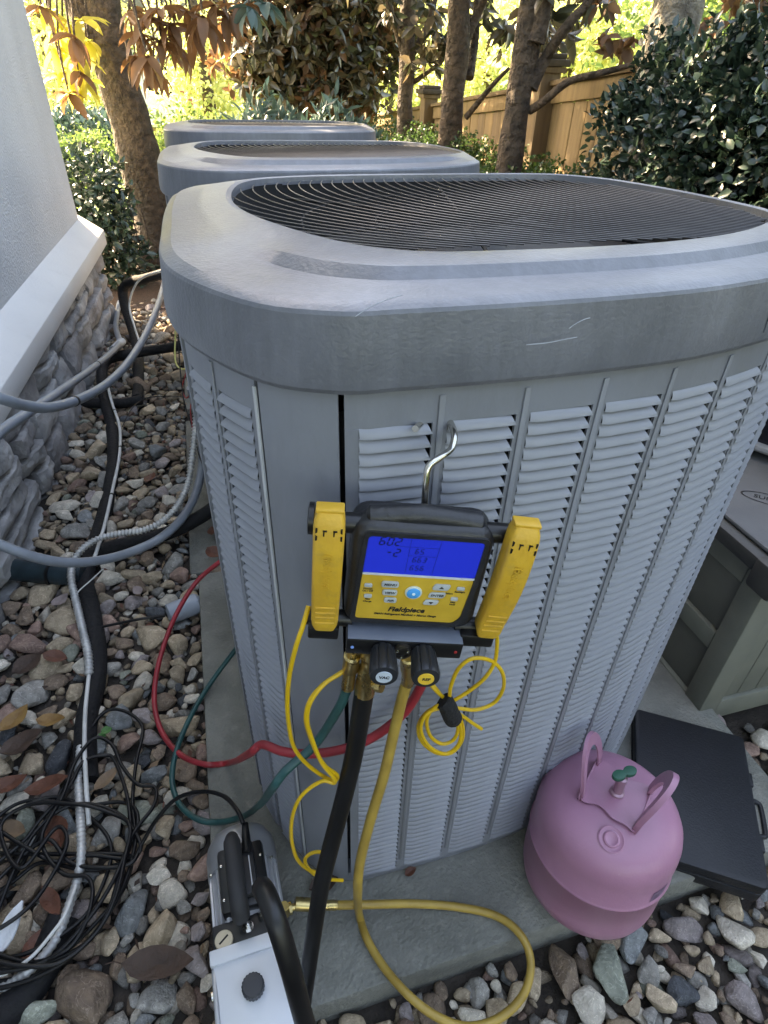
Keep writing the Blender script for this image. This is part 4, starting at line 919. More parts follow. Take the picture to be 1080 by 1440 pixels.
for a in range(-4, 20):
    an = math.radians(a*15); 
    if 60 < a*15 < 120: continue
    x, z = .0455*math.cos(an), .066+.0455*math.sin(an)
    b = MB(); b.box((-.0022,-.012,0),(.0022,.068,.0075), M=T(x, 0, z) @ RY(PI/2-an)); b.build('cooling_fin', M_alu, pump, bevel=.0008)
for s_ in (-1, 1): pb_('bell_screw', M_chrome, lambda b: b.lathe([(.003,0),(.003,.003),(0,.004)], 10, T(s_*.046, .066, .098) @ RX(PI/2)))
box = pb_('junction_box', M_blackpl, lambda b: b.box((-.033,-.006,.095),(.036,.086,.126)), .006)
for x in (-.028, .031):
    for y in (.012, .060): b = MB(); b.lathe([(.0019,0),(.0019,.0006),(0,.001)], 10, T(x, y, .1262)); b.build('box_screw', M_chrome, box)
pb_('box_cover', mat('black satin cover', (.016,.016,.018), .5), lambda b: b.box((-.020,.004,.126),(.022,.082,.140)), .005)
pb_('handle', mat('handle rubber', (.020,.020,.022), .6), lambda b: b.tube(crom([(-.006,-.022,.135),(-.006,-.016,.154),(-.006,.002,.165),(-.006,.04,.168),(-.006,.072,.164),(-.006,.088,.148)], 6), [.008,.0095]+[.0125]*23+[.011,.0105,.010,.009,.008,.008], 16))
pb_('rating_label', mat('pale label', (.55,.56,.58), .5), lambda b: b.box((.0135,.012,.1402),(.0150,.058,.1408)))
pb_('cord_grip', M_rub, lambda b: b.tube([(.012,.062,.140),(.014,.084,.143),(.015,.106,.142)], [.0075,.0065,.005], 12))
# front flange, sight plug and oil reservoir
pb_('flange', M_blackpl, lambda b: b.box((-.050,-.045,.012),(.052,-.010,.112)), .004)
pb_('oil_box', M_oil, lambda b: b.add([(-.052,-.25,0),(.052,-.25,0),(.052,-.045,0),(-.052,-.045,0),(-.052,-.25,.080),(.052,-.25,.080),(.052,-.145,.108),(-.052,-.145,.108),(-.052,-.045,.116),(.052,-.045,.116)],
   [(0,3,2,1),(0,1,5,4),(4,5,6,7),(7,6,9,8),(3,8,9,2),(0,4,7,8,3),(1,2,9,6,5)]), .004)
pb_('oil_box_rim', M_oil, lambda b: (b.box((-.0545,-.062,.004),(.0545,-.043,.1205))), .002)
pb_('oil_box_edge', M_silver, lambda b: (b.box((-.0540,-.145,.086),(-.0475,-.062,.1135)), b.box((.0475,-.145,.086),(.0540,-.062,.1135))), .002)
cap_ = pb_('oil_cap', mat('dark ribbed cap', (.035,.037,.045), .5), lambda b: b.lathe([(.0125,0),(.0148,.002),(.0148,.013),(.0125,.0152),(0,.0156)], 60, T(-.002,-.100,.1125), flute=lambda a, i: 1-.06*(math.cos(a*20) > 0)*(0 < i < 3)))
plug = pb_('sight_plug', mat('tan plug', (.50,.42,.30), .5), lambda b: b.lathe([(.0125,0),(.0125,.005),(.0115,.006),(0,.0062)], 30, T(-.034,-.034,.1125)))
pb_('plug_slot', M_dark, lambda b: b.box((-.0075,-.0012,0),(.0075,.0012,.0006), M=T(-.034,-.034,.1184) @ RZ(.6)), parent=plug)
pb_('hex_bolt', M_chrome, lambda b: (b.lathe([(.0078,0),(.0078,.002)], 20, T(.000,-.026,.112)), b.lathe([(.0062,.002),(.0062,.008)], 6, T(.000,-.026,.112)), b.lathe([(.0035,.008),(.0035,.015),(0,.016)], 12, T(.000,-.026,.112))))
pb_('intake_fitting', M_brass, lambda b: (b.tube([(.040,-.012,.088),(.053,-.010,.088)], .0085, 14), b.tube([(.053,-.010,.074),(.053,-.010,.100)], .0075, 14), b.tube([(.053,-.010,.087),(.068,-.009,.084)], .0052, 12), b.tube([(.060,-.010,.086),(.064,-.010,.086)], .0088, 6)))
pb_('intake_neck', M_chrome, lambda b: b.tube([(.022,-.018,.112),(.028,-.016,.128)], .008, 14))
pb_('drain_plug', M_chrome, lambda b: b.lathe([(.007,0),(.007,.006),(0,.007)], 16, T(-.0525,-.085,.085) @ RY(-PI/2)))
pb_('base_foot', M_blackpl, lambda b: b.box((-.045,-.08,0),(.045,.09,.018)), .003)

# ================================================================ PINK CYLINDER
cyl = thing('refrigerant_cylinder', 'dusty pink refrigerant cylinder with two handles leaning against the condenser', 'gas cylinder')
ax = Vector((.034, .078, 1)).normalized(); cb = Vector((.4800, .352, .121)) - ax*.115
cyl.location = cb; cyl.rotation_euler = Vector((0,0,1)).rotation_difference(ax).to_euler()
M_pink = mat('dusty pink paint', (.50, .245, .355), .36, vscale=6, bump=.05, bscale=240, col2=(.39, .18, .27), spec=.5, detail=10)
R_ = .1075
grime(M_pink, 9, .35, .5, .8, .5, (.25,.13,.19)); grime(M_pink, 60, .5, .66, .74, 1, (.62,.40,.50))
prof = [(.060,.012),(.082,.0),(.096,.006),(.1035,.018),(R_-.0008,.034),(R_,.048),(R_,.113),(R_+.0016,.1142),(R_+.0024,.1162),(R_+.0012,.1188),(R_,.1205),(R_,.166),(.1068,.178),(.1042,.190),(.0985,.202),(.089,.212),(.075,.2195),(.056,.225),(.035,.228),(0,.229)]
b = MB(); b.lathe(prof, 72); b.build('cylinder_shell', M_pink, cyl, ang=60)
# collar plate that carries both handles
cc = .232
ca = math.radians(-52)      # direction of the handle-to-handle line
CM = RZ(ca)
hpoly = [(-.040,-.041),(-.030,-.043),(-.018,-.037),(-.006,-.038),(.008,-.044),(.026,-.042),(.036,-.045),(.041,-.041),(.043,-.02),(.043,.02),(.041,.040),(.030,.043),(.014,.036),(-.008,.038),(-.028,.043),(-.040,.040),(-.043,.02),(-.043,-.02)]
hp2 = [(p.x, p.y) for p in crom([(x, y, 0) for x, y in hpoly], 4, True)]
b = MB(); n = len(hp2); vs = [(x, y, (.2335-.8*(x*x+y*y))) for x, y in hp2]+[(x*.93, y*.90, .2340-.8*(x*x+y*y)) for x, y in hp2]+[(x*.5, y*.5, .2315) for x, y in hp2]+[(0,0,.2325)]
vs = [CM @ Vector(v) for v in vs]
b.add(vs, [(i, (i+1) % n, n+(i+1) % n, n+i) for i in range(n)]+[(n+i, n+(i+1) % n, 2*n+(i+1) % n, 2*n+i) for i in range(n)]+[(2*n+i, 2*n+(i+1) % n, 3*n) for i in range(n)]); b.build('collar_plate', M_pink, cyl)
def handle(s):
    b = MB(); n = 18; outer = []; inner = []
    for i in range(n):
        a = PI*i/(n-1); wd = .041; hh = .086
        y = -wd*math.cos(a); z = hh*math.sin(a)**.75
        outer.append((y, z)); inner.append((y*.68, max(.0, z*.82-.004)))
    vs = []
    for (y, z), (y2, z2) in zip(outer, inner):
        lean = lambda zz: s*(.039+.16*zz+.9*zz*zz)
        bow = lambda yy: -s*5.0*yy*yy
        for (yy, zz, off) in ((y, z, 0.004), (y*1.0, z, -.001), (y2, z2, -.001), (y2, z2, .0015)):
            vs.append(CM @ Vector((lean(zz)+bow(yy)*.3+s*off, yy, .228+zz-(.0 if zz > .005 else .006))))
    b.add(vs, [(i*4+k, i*4+(k+1) % 4, (i+1)*4+(k+1) % 4, (i+1)*4+k) for i in range(n-1) for k in range(4)])
    # base web of the handle
    vs = []
    for i in range(9):
        y = -.041+.082*i/8
        for zz, dx in ((-.006, .0), (.012-.006*math.sin(PI*i/8), .0015)):
            vs.append(CM @ Vector((s*(.041+dx), y, .227+zz)))
    b.add(vs, [(i*2, i*2+2, i*2+3, i*2+1) for i in range(8)])
    me_ = b.build('handle', M_pink, cyl, ang=50); sm = me_.modifiers.new('s', 'SOLIDIFY'); sm.thickness = .0022; return me_
handle(-1); handle(1)
b = MB(); b.lathe([(.0105,.228),(.0105,.236),(.0075,.238),(.0070,.262),(.0078,.264),(.0078,.268),(.004,.270),(.004,.276),(0,.276)], 20); b.build('valve_stem', mat('worn pink metal', (.42,.26,.32), .35, .4), cyl)
tw = MB(); tp = []
for i in range(30):
    a = 2*PI*i/30; r = .0165*(abs(math.cos(a))**1.3*.95+.30); tp.append((r*math.cos(a), r*.72*math.sin(a)))
tw.prism(tp, .275, .2815, RZ(.1)); tw.build('valve_handwheel', mat('green handwheel', (.012,.10,.065), .5), cyl, bevel=.0015)
az = math.radians(-128); RD = RZ(az) @ T(.070, 0, .2215) @ RY(math.radians(24))
b = MB(); b.lathe([(.0185,-.001),(.0185,.0006),(.0165,.0016),(.0150,.0006),(.0115,.0004),(.0105,.0030),(.0085,.0036),(.006,.0022),(0,.002)], 36, RD); b.build('pressure_disc', M_pink, cyl)
# small printed label low on the right side
b = MB(); n = 8; vs = []
for i in range(n+1):
    a = math.radians(-84+16*i/n)
    for z in (.125, .150): vs.append(((R_+.0006)*math.cos(a), (R_+.0006)*math.sin(a), z))
b.add(vs, [(i*2, i*2+2, i*2+3, i*2+1) for i in range(n)]); b.build('warning_label', mat('faded label', (.20,.12,.20), .6, var=.4, vscale=90), cyl)

# ================================================================ BLACK CASE, DECK BOX, TUB
cs = thing('tool_case', 'black plastic tool case lying flat behind the pink cylinder', 'case')
c0, c1, c3 = P(893,995,z=.030), P(1046,1036,z=.030), P(1050,1242,z=.030)
ux = (c1-c0); ux.z = 0; Wc = ux.length; ux.normalize(); vy_ = Vector((ux.y, -ux.x, 0)); Lc = abs((c3-c1).dot(vy_))
MC = Matrix((ux, vy_, Vector((0,0,1)))).transposed().to_4x4(); MC = Matrix((ux, -vy_, Vector((0,0,1)))).transposed().to_4x4(); MC.translation = Vector((c0.x, c0.y, -.022)); cs.matrix_world = MC
M_case = mat('navy black plastic', (.0075,.0095,.015), .5, vscale=12, bump=.15, bscale=300, col2=(.005,.006,.009), spec=.5)
for nm, z0, z1, ins in (('case_base', 0, .026, .0), ('case_lid', .0285, .052, .0)):
    b = MB(); b.prism(rrect(0, -Lc, Wc, 0, .012), z0, z1); b.build(nm, M_case, cs, bevel=.004)
b = MB(); b.prism(rrect(.004, -Lc+.004, Wc-.004, -.004, .010), .0255, .029); b.build('case_seam', M_dark, cs)
for t in (.30, .72):
    b = MB(); b.box((Wc-.001, -Lc*t-.014, .012), (Wc+.007, -Lc*t+.014, .044)); b.build('latch', M_case, cs, bevel=.002)
b = MB(); b.tube(crom([(Wc+.001,-Lc*.40,.024),(Wc+.016,-Lc*.41,.024),(Wc+.021,-Lc*.44,.024),(Wc+.021,-Lc*.60,.024),(Wc+.016,-Lc*.63,.024),(Wc+.001,-Lc*.64,.024)], 5), .0045, 10); b.build('carry_handle', M_case, cs)

db = thing('deck_box', 'grey green plastic deck box with panelled sides and dark lid', 'storage box', (.895, .575, -.07))
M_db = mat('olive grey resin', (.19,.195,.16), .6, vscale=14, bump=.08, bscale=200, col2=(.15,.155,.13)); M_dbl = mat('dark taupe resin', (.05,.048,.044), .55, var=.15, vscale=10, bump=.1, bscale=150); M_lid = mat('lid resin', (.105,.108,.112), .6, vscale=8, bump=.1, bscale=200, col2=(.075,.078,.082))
M_dpan = mat('dark olive panel resin', (.13,.13,.11), .65, var=.1, vscale=14)  # darker olive of the box core and recessed side panels
BW, BD, BH = .74, .78, .455
def dbp(name, a, c, m=M_db, bev=.004): b = MB(); b.box(a, c); return b.build(name, m, db, bevel=bev)
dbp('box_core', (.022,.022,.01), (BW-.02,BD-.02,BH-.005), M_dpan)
for x, y in ((0,0),(BW-.05,0),(0,BD-.05),(BW-.05,BD-.05)): dbp('corner_post', (x,y,0), (x+.05,y+.05,BH))
for z0, z1 in ((.02,.075),(.215,.262),(.40,BH-.006)): dbp('side_rail', (.002,.0505,z0), (.021,BD-.0505,z1))
for z0, z1 in ((.02,.085),(.385,BH-.006)): dbp('front_rail', (.0505,.002,z0), (BW-.0505,.021,z1))
x = .052
while x < BW-.07: dbp('front_plank', (x,.010,.086), (x+.046,.0215,.384), bev=.002); x += .048
y = .052
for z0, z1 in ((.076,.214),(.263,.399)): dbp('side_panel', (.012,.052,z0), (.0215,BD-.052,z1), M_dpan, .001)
b = MB(); b.prism(rrect(-.018,-.020,BW+.018,BD+.02,.02), BH-.002, BH+.030); lid = b.build('lid', M_dbl, db, bevel=.006)
b = MB(); b.prism(rrect(.004,.004,BW-.004,BD-.004,.03), BH+.0305, BH+.041); b.build('lid_panel', M_lid, db, bevel=.006)
for x in (.035,): b = MB(); b.box((-.024,-.026,BH-.030),(.045,.03,BH+.034)); b.build('lid_corner', M_dbl, db, bevel=.008)
b = MB(); n = 32; rim_o = [(.052*math.cos(2*PI*i/n)*1.25, .022*math.sin(2*PI*i/n)) for i in range(n)]; rim_i = [(x*.94, y*.88) for x, y in rim_o]
LMX = T(.135,.055+.10,BH+.0412) @ RZ(-.75)
vs = [LMX @ Vector((x, y, .0006)) for x, y in rim_o+rim_i]; b.add(vs, [(i, (i+1) % n, n+(i+1) % n, n+i) for i in range(n)]); b.build('logo_outline', M_dark, lid, smooth=False)
textmesh('logo_text', 'SUNCAST', .019, M_dark, lid, LMX @ T(0,0,.0006), .1, .0002)

tub = thing('black_tub', 'black round tub with pale rim on the deck box at the right edge', 'tub', (1.335, 1.00, -.07+BH+.042))
b = MB(); b.lathe([(.20,0),(.245,.012),(.25,.020),(.262,.024),(.262,.032),(.25,.036)], 64); b.build('tub_rim', mat('pale aluminium rim', (.5,.5,.52), .35, .5), tub)
b = MB(); b.lathe([(.249,.036),(.262,.10),(.268,.20),(.262,.29),(.235,.33),(.14,.35),(0,.352)], 64); b.build('tub_body', mat('gloss black enamel', (.008,.008,.014), .15, var=.2), tub)

# ================================================================ FENCE
M_wood = mat('weathered cedar', (.30,.20,.095), .8, vscale=5, bump=.35, bscale=60, col2=(.19,.125,.06), detail=9)
M_wood2 = mat('weathered cedar brown', (.22,.145,.075), .8, vscale=5, bump=.35, bscale=60, col2=(.13,.085,.045), detail=9)
M_wcap = mat('dark post cap', (.075,.055,.035), .8, var=.3, bump=.3)
for m in (M_wood, M_wood2):
    for nd in m.node_tree.nodes:
        if nd.type == 'TEX_COORD':
            mp = m.node_tree.nodes.new('ShaderNodeMapping'); mp.inputs['Scale'].default_value = (6, 6, .5)
            tg = [lk.to_socket for lk in m.node_tree.links if lk.from_node == nd]
            m.node_tree.links.new(nd.outputs['Object'], mp.inputs['Vector'])
            for t_ in tg: m.node_tree.links.new(mp.outputs[0], t_)
fence = thing('board_fence', 'tall weathered cedar board fence with capped posts behind the trees', 'fence')
FX = 2.15
zt = lambda y: 1.11-.098*(y-3.2)
y = 1.2; k = 0; rf = random.Random(4)
while y < 10.6:
    wd = .138+rf.uniform(-.004,.004); b = MB(); z1 = zt(y+wd/2)-.085; xo = rf.uniform(-.004,.004)
    b.box((FX+xo, y, gz(y)-.1), (FX+.018+xo, y+wd-.005, z1)); b.build('fence_board', M_wood if rf.random() < .7 else M_wood2, fence, bevel=.002); y += wd; k += 1
posts = [1.9, 4.0, 6.1, 8.2, 10.3]
for i, py_ in enumerate(posts):
    b = MB(); zt_ = zt(py_)+.10; b.box((FX-.10, py_-.062, gz(py_)-.1), (FX+.024, py_+.062, zt_)); po = b.build('fence_post', M_wood2, fence, bevel=.004)
    b = MB(); b.box((FX-.135, py_-.097, zt_), (FX+.06, py_+.097, zt_+.035)); b.box((FX-.115, py_-.077, zt_+.036), (FX+.04, py_+.077, zt_+.062)); b.build('post_cap', M_wcap, po, bevel=.008)
    b = MB(); b.box((FX-.118, py_-.08, zt_-.03), (FX+.042, py_+.08, zt_-.001)); b.build('post_moulding', M_wood2, po, bevel=.004)
    if i < len(posts)-1:
        ya, yb = py_+.064, posts[i+1]-.064
        for dz0, dz1, dx, mm in ((-.085, .0, -.020, M_wood), (.001, .026, -.045, M_wood2)):
            b = MB(); vs = []
            for yy_ in (ya, yb):
                for x, z in ((FX+dx, zt(yy_)+dz0), (FX+.03-dx*.3, zt(yy_)+dz0), (FX+.03-dx*.3, zt(yy_)+dz1), (FX+dx, zt(yy_)+dz1)): vs.append((x, yy_, z))
            b.add(vs, [(0,1,2,3),(7,6,5,4),(0,4,5,1),(1,5,6,2),(2,6,7,3),(3,7,4,0)]); b.build('top_rail' if dz0 < 0 else 'cap_rail', mm, fence, bevel=.003)
# far low fence across the lawn
ff = thing('far_fence', 'distant low pale fence across the sunlit lawn', 'fence', (0, 0, 0))
x = -4.0; i = 0
while x < 3.2:
    b = MB(); b.box((x, 14.0, gz(14)-.1), (x+.118, 14.02, .10)); b.build('fence_board', M_wood, ff, smooth=False); x += .125
b = MB(); b.box((-4.0, 13.96, .102), (3.2, 14.06, .15)); b.build('top_rail', mat('pale rail', (.6,.57,.5), .8), ff, smooth=False)

# ================================================================ VEGETATION
def leaf_mat(name, c, c2, trans=.35, rough=.4, spec=.5):
    m = mat(name, c, rough, vscale=1.7, col2=c2, spec=spec, trans=trans, detail=3)
    n = m.node_tree.nodes; l = m.node_tree.links; g = n.new('ShaderNodeNewGeometry'); pb = n['Principled BSDF']
    cr = [k for k in n if k.type == 'VALTORGB'][0]
    for sk in [k for k in list(l) if k.to_node == cr]: l.remove(sk)
    l.new(g.outputs['Random Per Island'], cr.inputs[0]); cr.color_ramp.elements[0].position = 0; cr.color_ramp.elements[1].position = 1
    return m
def foliage(name, blobs, n, L, W, m, parent=None, droop=0, shell=.55, whorl=0, up=.3, seed=0, superq=1.0, jitter=.25, **kw):
    g = np.random.default_rng(seed); cs = []
    vol = np.array([b[1][0]*b[1][1]*b[1][2] for b in blobs])**.67; pick = g.choice(len(blobs), n, p=vol/vol.sum())
    C = np.array([b[0] for b in blobs])[pick]; Rr = np.array([b[1] for b in blobs])[pick]
    d = g.normal(size=(n, 3)); d /= np.linalg.norm(d, axis=1)[:, None]
    if superq != 1: d = np.sign(d)*np.abs(d)**superq; d /= np.maximum(np.abs(d).max(1), .75)[:, None]
    rad = shell+(1-shell)*g.random(n)**.6
    lump = 1+.18*np.sin(d[:, 0]*5+seed)*np.cos(d[:, 2]*6+seed*2)+.07*np.sin(d[:, 1]*11+seed)
    p = C+d*Rr*(rad*lump)[:, None]
    if whorl:
        k = n//whorl; base = p[:k]; dirs = g.normal(size=(k, 3)); dirs[:, 2] = dirs[:, 2]*.4-droop; p = np.repeat(base, whorl, 0); n = len(p); ax_ = g.normal(size=(n, 3)); ax_[:, 2] -= droop
        d = np.repeat(d[:k], whorl, 0)
    else: ax_ = g.normal(size=(n, 3))*.9+d*.9; ax_[:, 2] -= droop
    ax_ /= np.linalg.norm(ax_, axis=1)[:, None]
    nr = d*1.1+g.normal(size=(n, 3))*.7; nr[:, 2] += up; sd_v = np.cross(nr, ax_); sd_v /= np.linalg.norm(sd_v, axis=1)[:, None]+1e-9; nn = np.cross(ax_, sd_v)
    ln = (L*g.uniform(.65, 1.2, n))[:, None]; wd = (W*g.uniform(.75, 1.2, n))[:, None]
    cup = nn*wd*.38
    v0 = p; v1 = p+ax_*ln*.30+sd_v*wd*.95+cup; v2 = p+ax_*ln*.66+sd_v*wd*.85+cup-nn*ln*.03; v3 = p+ax_*ln-nn*ln*.10; v4 = p+ax_*ln*.66-sd_v*wd*.85+cup-nn*ln*.03; v5 = p+ax_*ln*.30-sd_v*wd*.95+cup; v6 = p+ax_*ln*.5+nn*ln*.01
    V_ = np.stack([v0, v1, v2, v3, v4, v5, v6], 1).reshape(-1, 3); o = np.arange(n)[:, None]*7
    Fa = np.stack([o+np.array(q_) for q_ in ([0,1,6],[1,2,6],[2,3,6],[3,4,6],[4,5,6],[5,0,6])], 1).reshape(-1, 3)
    me = bpy.data.meshes.new(name); me.vertices.add(len(V_)); me.vertices.foreach_set('co', V_.ravel().astype(np.float32)); me.loops.add(len(Fa)*3); me.loops.foreach_set('vertex_index', Fa.ravel().astype(np.int32))
    me.polygons.add(len(Fa)); me.polygons.foreach_set('loop_start', np.arange(0, len(Fa)*3, 3, dtype=np.int32)); me.materials.append(m); me.update(calc_edges=True)
    me.polygons.foreach_set('use_smooth', [True]*len(Fa)); me.update()
    return link(name, me, parent, **kw)
M_bark = mat('magnolia bark', (.125,.088,.062), .9, vscale=22, bump=1, bscale=30, col2=(.036,.026,.02), detail=12)
M_barkl = mat('lichen bark', (.30,.27,.22), .9, vscale=12, bump=.9, bscale=35, col2=(.09,.075,.06), detail=10)
def trunk(pts, rs, m, parent, name='trunk', k=6, n=16, seed=0):
    q = crom(pts, k); N = len(q); rr = [0]*N
    for i in range(N):
        t = i/(N-1)*(len(rs)-1); a = int(min(t, len(rs)-2)); rr[i] = rs[a]+(rs[a+1]-rs[a])*(t-a)
    b = MB(); b.tube(q, rr, n)
    b.v = [tuple(Vector(v)+Vector((noise.noise(Vector(v)*6+Vector((seed,0,0))), noise.noise(Vector(v)*6+Vector((0,seed,3))), 0))*.22*min(rr[0], .1)) for v in b.v]
    return b.build(name, m, parent, ang=70)
LM_holly = leaf_mat('holly leaf', (.040,.070,.048), (.010,.026,.018), .05, .26, .6)
LM_box = leaf_mat('boxwood leaf', (.055,.105,.028), (.02,.045,.012), .3, .45)
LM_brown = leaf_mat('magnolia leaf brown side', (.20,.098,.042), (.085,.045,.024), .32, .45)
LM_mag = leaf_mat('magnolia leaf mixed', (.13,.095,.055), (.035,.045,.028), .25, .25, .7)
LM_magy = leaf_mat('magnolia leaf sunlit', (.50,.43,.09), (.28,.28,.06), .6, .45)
LM_blue = leaf_mat('blue green leaf', (.085,.15,.13), (.03,.06,.05), .15, .4)
LM_yel = leaf_mat('far yellow green leaf', (.60,.58,.30), (.27,.32,.12), .5, .6)
LM_grn = leaf_mat('far green leaf', (.15,.22,.055), (.055,.10,.03), .45, .6)
for m in (M_bark, M_barkl):
    for nd in m.node_tree.nodes:
        if nd.type == 'BUMP': nd.inputs['Distance'].default_value = .05
# holly bush
t = thing('holly_bush', 'big glossy dark green bush at the right behind the nearest condenser', 'bush', (1.9, 1.6, gz(1.6)))
def local(bl, t): return [((c[0]-t.location.x, c[1]-t.location.y, c[2]-t.location.z), r) for c, r in bl]
foliage('foliage', local([((1.84,2.26,.46),(.22,.24,.66)),((1.88,1.80,.48),(.22,.28,.69)),((1.92,1.35,.48),(.22,.28,.69)),((1.92,.9,.48),(.22,.28,.69)),((1.9,.4,.42),(.22,.28,.6))], t), 60000, .040, .0115, LM_holly, t, shell=.86, seed=3, superq=.62)
foliage('inner_foliage', local([((1.92,y_,.38),(.16,.25,.52)) for y_ in (.5,1.0,1.5,2.1)], t), 6000, .07, .022, LM_holly, t, shell=.5, seed=4)
trunk([(0,0,0),(0,0,.5)], [.03,.02], M_bark, t, 'stem')
# low boxwood hedge in front of the fence
t = thing('boxwood_hedge', 'low clipped green hedge along the foot of the fence', 'hedge', (1.8, 4.2, gz(4.2)))
foliage('foliage', local([((1.80,y_,.28),(.20,.32,.40+.015*math.sin(y_*3))) for y_ in lin(3.0, 6.4, 9)], t), 34000, .022, .009, LM_box, t, shell=.86, seed=5, superq=.55)
# hedge at the house corner
t = thing('privet_bush', 'dark green bush between the house corner and the leaning tree', 'bush', (-.62, 4.5, gz(4.5)))
foliage('foliage', local([((-.76,4.45,.40),(.30,.30,.24)),((-.62,4.50,.22),(.20,.24,.25))], t), 3800, .055, .014, LM_holly, t, shell=.5, seed=6, superq=.7)
foliage('sparse_foliage', local([((-.56,4.45,.02),(.24,.25,.26))], t), 420, .06, .014, LM_holly, t, shell=.2, seed=7)
for i in range(9): trunk([(-.25+i*.06, -.05+.03*(i % 3), 0),(-.25+i*.065+.02, 0, .25),(-.28+i*.07, .02*(i % 2), .5)], [.006,.003], M_bark, t, 'stem', n=6)
# sunlit hedge and shrub further back
t = thing('sunlit_hedge', 'bright sunlit clipped hedge behind the dark corner bush', 'hedge', (-1.1, 6.6, gz(6.6)))
foliage('foliage', local([((x_,6.7,.10),(.3,.35,.42)) for x_ in lin(-2.6, -.35, 8)], t), 9000, .04, .014, LM_grn, t, shell=.8, seed=8, superq=.5)
t = thing('grey_green_shrub', 'rounded grey green shrub beyond the sunlit hedge', 'shrub', (-1.0, 8.6, gz(8.6)))
foliage('foliage', local([((-1.1,8.6,.25),(.55,.4,.42))], t), 2600, .08, .02, LM_blue, t, shell=.6, seed=9)
t = thing('bright_shrub', 'bright yellow green shrub just right of the leaning tree trunk', 'shrub', (-.16, 6.3, gz(6.3)))
foliage('foliage', local([((-.16,6.5,.25),(.22,.25,.48)),((.1,6.7,.35),(.3,.25,.45))], t), 3600, .045, .014, LM_grn, t, shell=.5, seed=10)
t = thing('blue_green_shrub', 'spiky blue green shrub behind the farthest condenser', 'shrub', (.75, 4.9, gz(4.9)))
foliage('foliage', local([((.55,4.9,.42),(.42,.3,.47)),((1.0,5.0,.40),(.4,.3,.45))], t), 3400, .11, .014, LM_blue, t, shell=.5, seed=11, up=.5)

# leaning magnolia at the left
t = thing('magnolia_tree', 'leaning forked magnolia trunk with drooping brown leaves near the house corner', 'tree', (-.33, 5.0, gz(5)))
o0 = t.location
def lp(*pts): return [tuple(Vector(p)-o0) for p in pts]
trunk(lp((-.30,5.02,-.25),(-.285,5.0,-.08),(-.30,5.0,.25),(-.335,5.0,.70),(-.36,5.0,1.05),(-.37,5.0,1.4),(-.36,5.02,2.2),(-.3,5.1,3.4)), [.25,.185,.15,.135,.12,.112,.11,.09], M_bark, t, n=24)
trunk(lp((-.37,5.0,.86),(-.42,5.0,1.10),(-.50,5.0,1.35),(-.66,5.02,1.9),(-.9,5.1,2.8)), [.09,.085,.08,.07,.05], M_bark, t, 'limb')
for i in range(5): a = i*1.25+.3; trunk(lp((-.30+.12*math.cos(a),5+.12*math.sin(a),-.02),(-.30+.27*math.cos(a),5+.27*math.sin(a),-.13),(-.30+.45*math.cos(a),5+.45*math.sin(a),-.22)), [.06,.04,.02], M_bark, t, 'root', n=8)
fol_c = [((-.4,5.1,3.0),(1.5,1.3,.9)),((-1.3,4.8,2.5),(1.0,.9,.7)),((.5,5.2,2.8),(.7,.6,.5)),((.2,6.0,2.7),(1.2,1.0,.8))]
foliage('crown', local(fol_c, t), 4200, .17, .036, LM_mag, t, droop=.5, whorl=8, shell=.3, seed=12, kind='stuff')
# individual leaves that can be told apart, in drooping whorls
def big_leaf(L, W, m, key):
    k = ('bl', key)
    if k not in LM:
        vs, fs = leaf_shape(L, W, -.25, .35, nx=6, seed=key, ny=2); b = MB(); b.add([(x+L*.5, y, z) for x, y, z in vs], fs); LM[k] = b.mesh('leaf', m, ang=80)
    return LM[k]
rl = random.Random(21)
def whorl(px, py, y_, m, L=.17, W=.026, nl=8, par=None, key=0):
    c = P(px, py, y=y_)
    tw = MB(); tw.tube(crom([c+Vector((rl.uniform(-.1,.1), .1, .45)), c+Vector((rl.uniform(-.03,.03), .03, .2)), c], 4), [.006]*8+[.004], 6); tw.v = [tuple(Vector(v)-par.location) for v in tw.v]; tw.build('twig', M_bark, par)
    for i in range(nl):
        a = 2*PI*i/nl+rl.uniform(-.3,.3); el = rl.uniform(-1.35, -.1)
        o = link('leaf', big_leaf(L, W, m, key+i % 3), par, c-par.location); o.rotation_euler = Euler((rl.uniform(-.6,.6), -el, a)); s_ = rl.uniform(.75,1.15); o.scale = (s_,)*3
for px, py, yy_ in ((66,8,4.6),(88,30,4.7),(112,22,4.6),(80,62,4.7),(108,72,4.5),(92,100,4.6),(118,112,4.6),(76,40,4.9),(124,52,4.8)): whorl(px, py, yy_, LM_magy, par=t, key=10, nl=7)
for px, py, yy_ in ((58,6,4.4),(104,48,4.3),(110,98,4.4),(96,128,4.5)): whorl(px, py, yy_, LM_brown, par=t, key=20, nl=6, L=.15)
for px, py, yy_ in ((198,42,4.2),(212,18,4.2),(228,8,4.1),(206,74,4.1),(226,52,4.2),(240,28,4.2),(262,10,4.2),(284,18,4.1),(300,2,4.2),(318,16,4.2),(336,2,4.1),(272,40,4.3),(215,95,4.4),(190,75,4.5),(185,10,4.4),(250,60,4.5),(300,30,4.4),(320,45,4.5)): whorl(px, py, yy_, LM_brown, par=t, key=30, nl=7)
for px, py, yy_ in ((350,6,4.0),(372,0,4.1)): whorl(px, py, yy_, LM_blue, par=t, key=40, nl=8, L=.15)

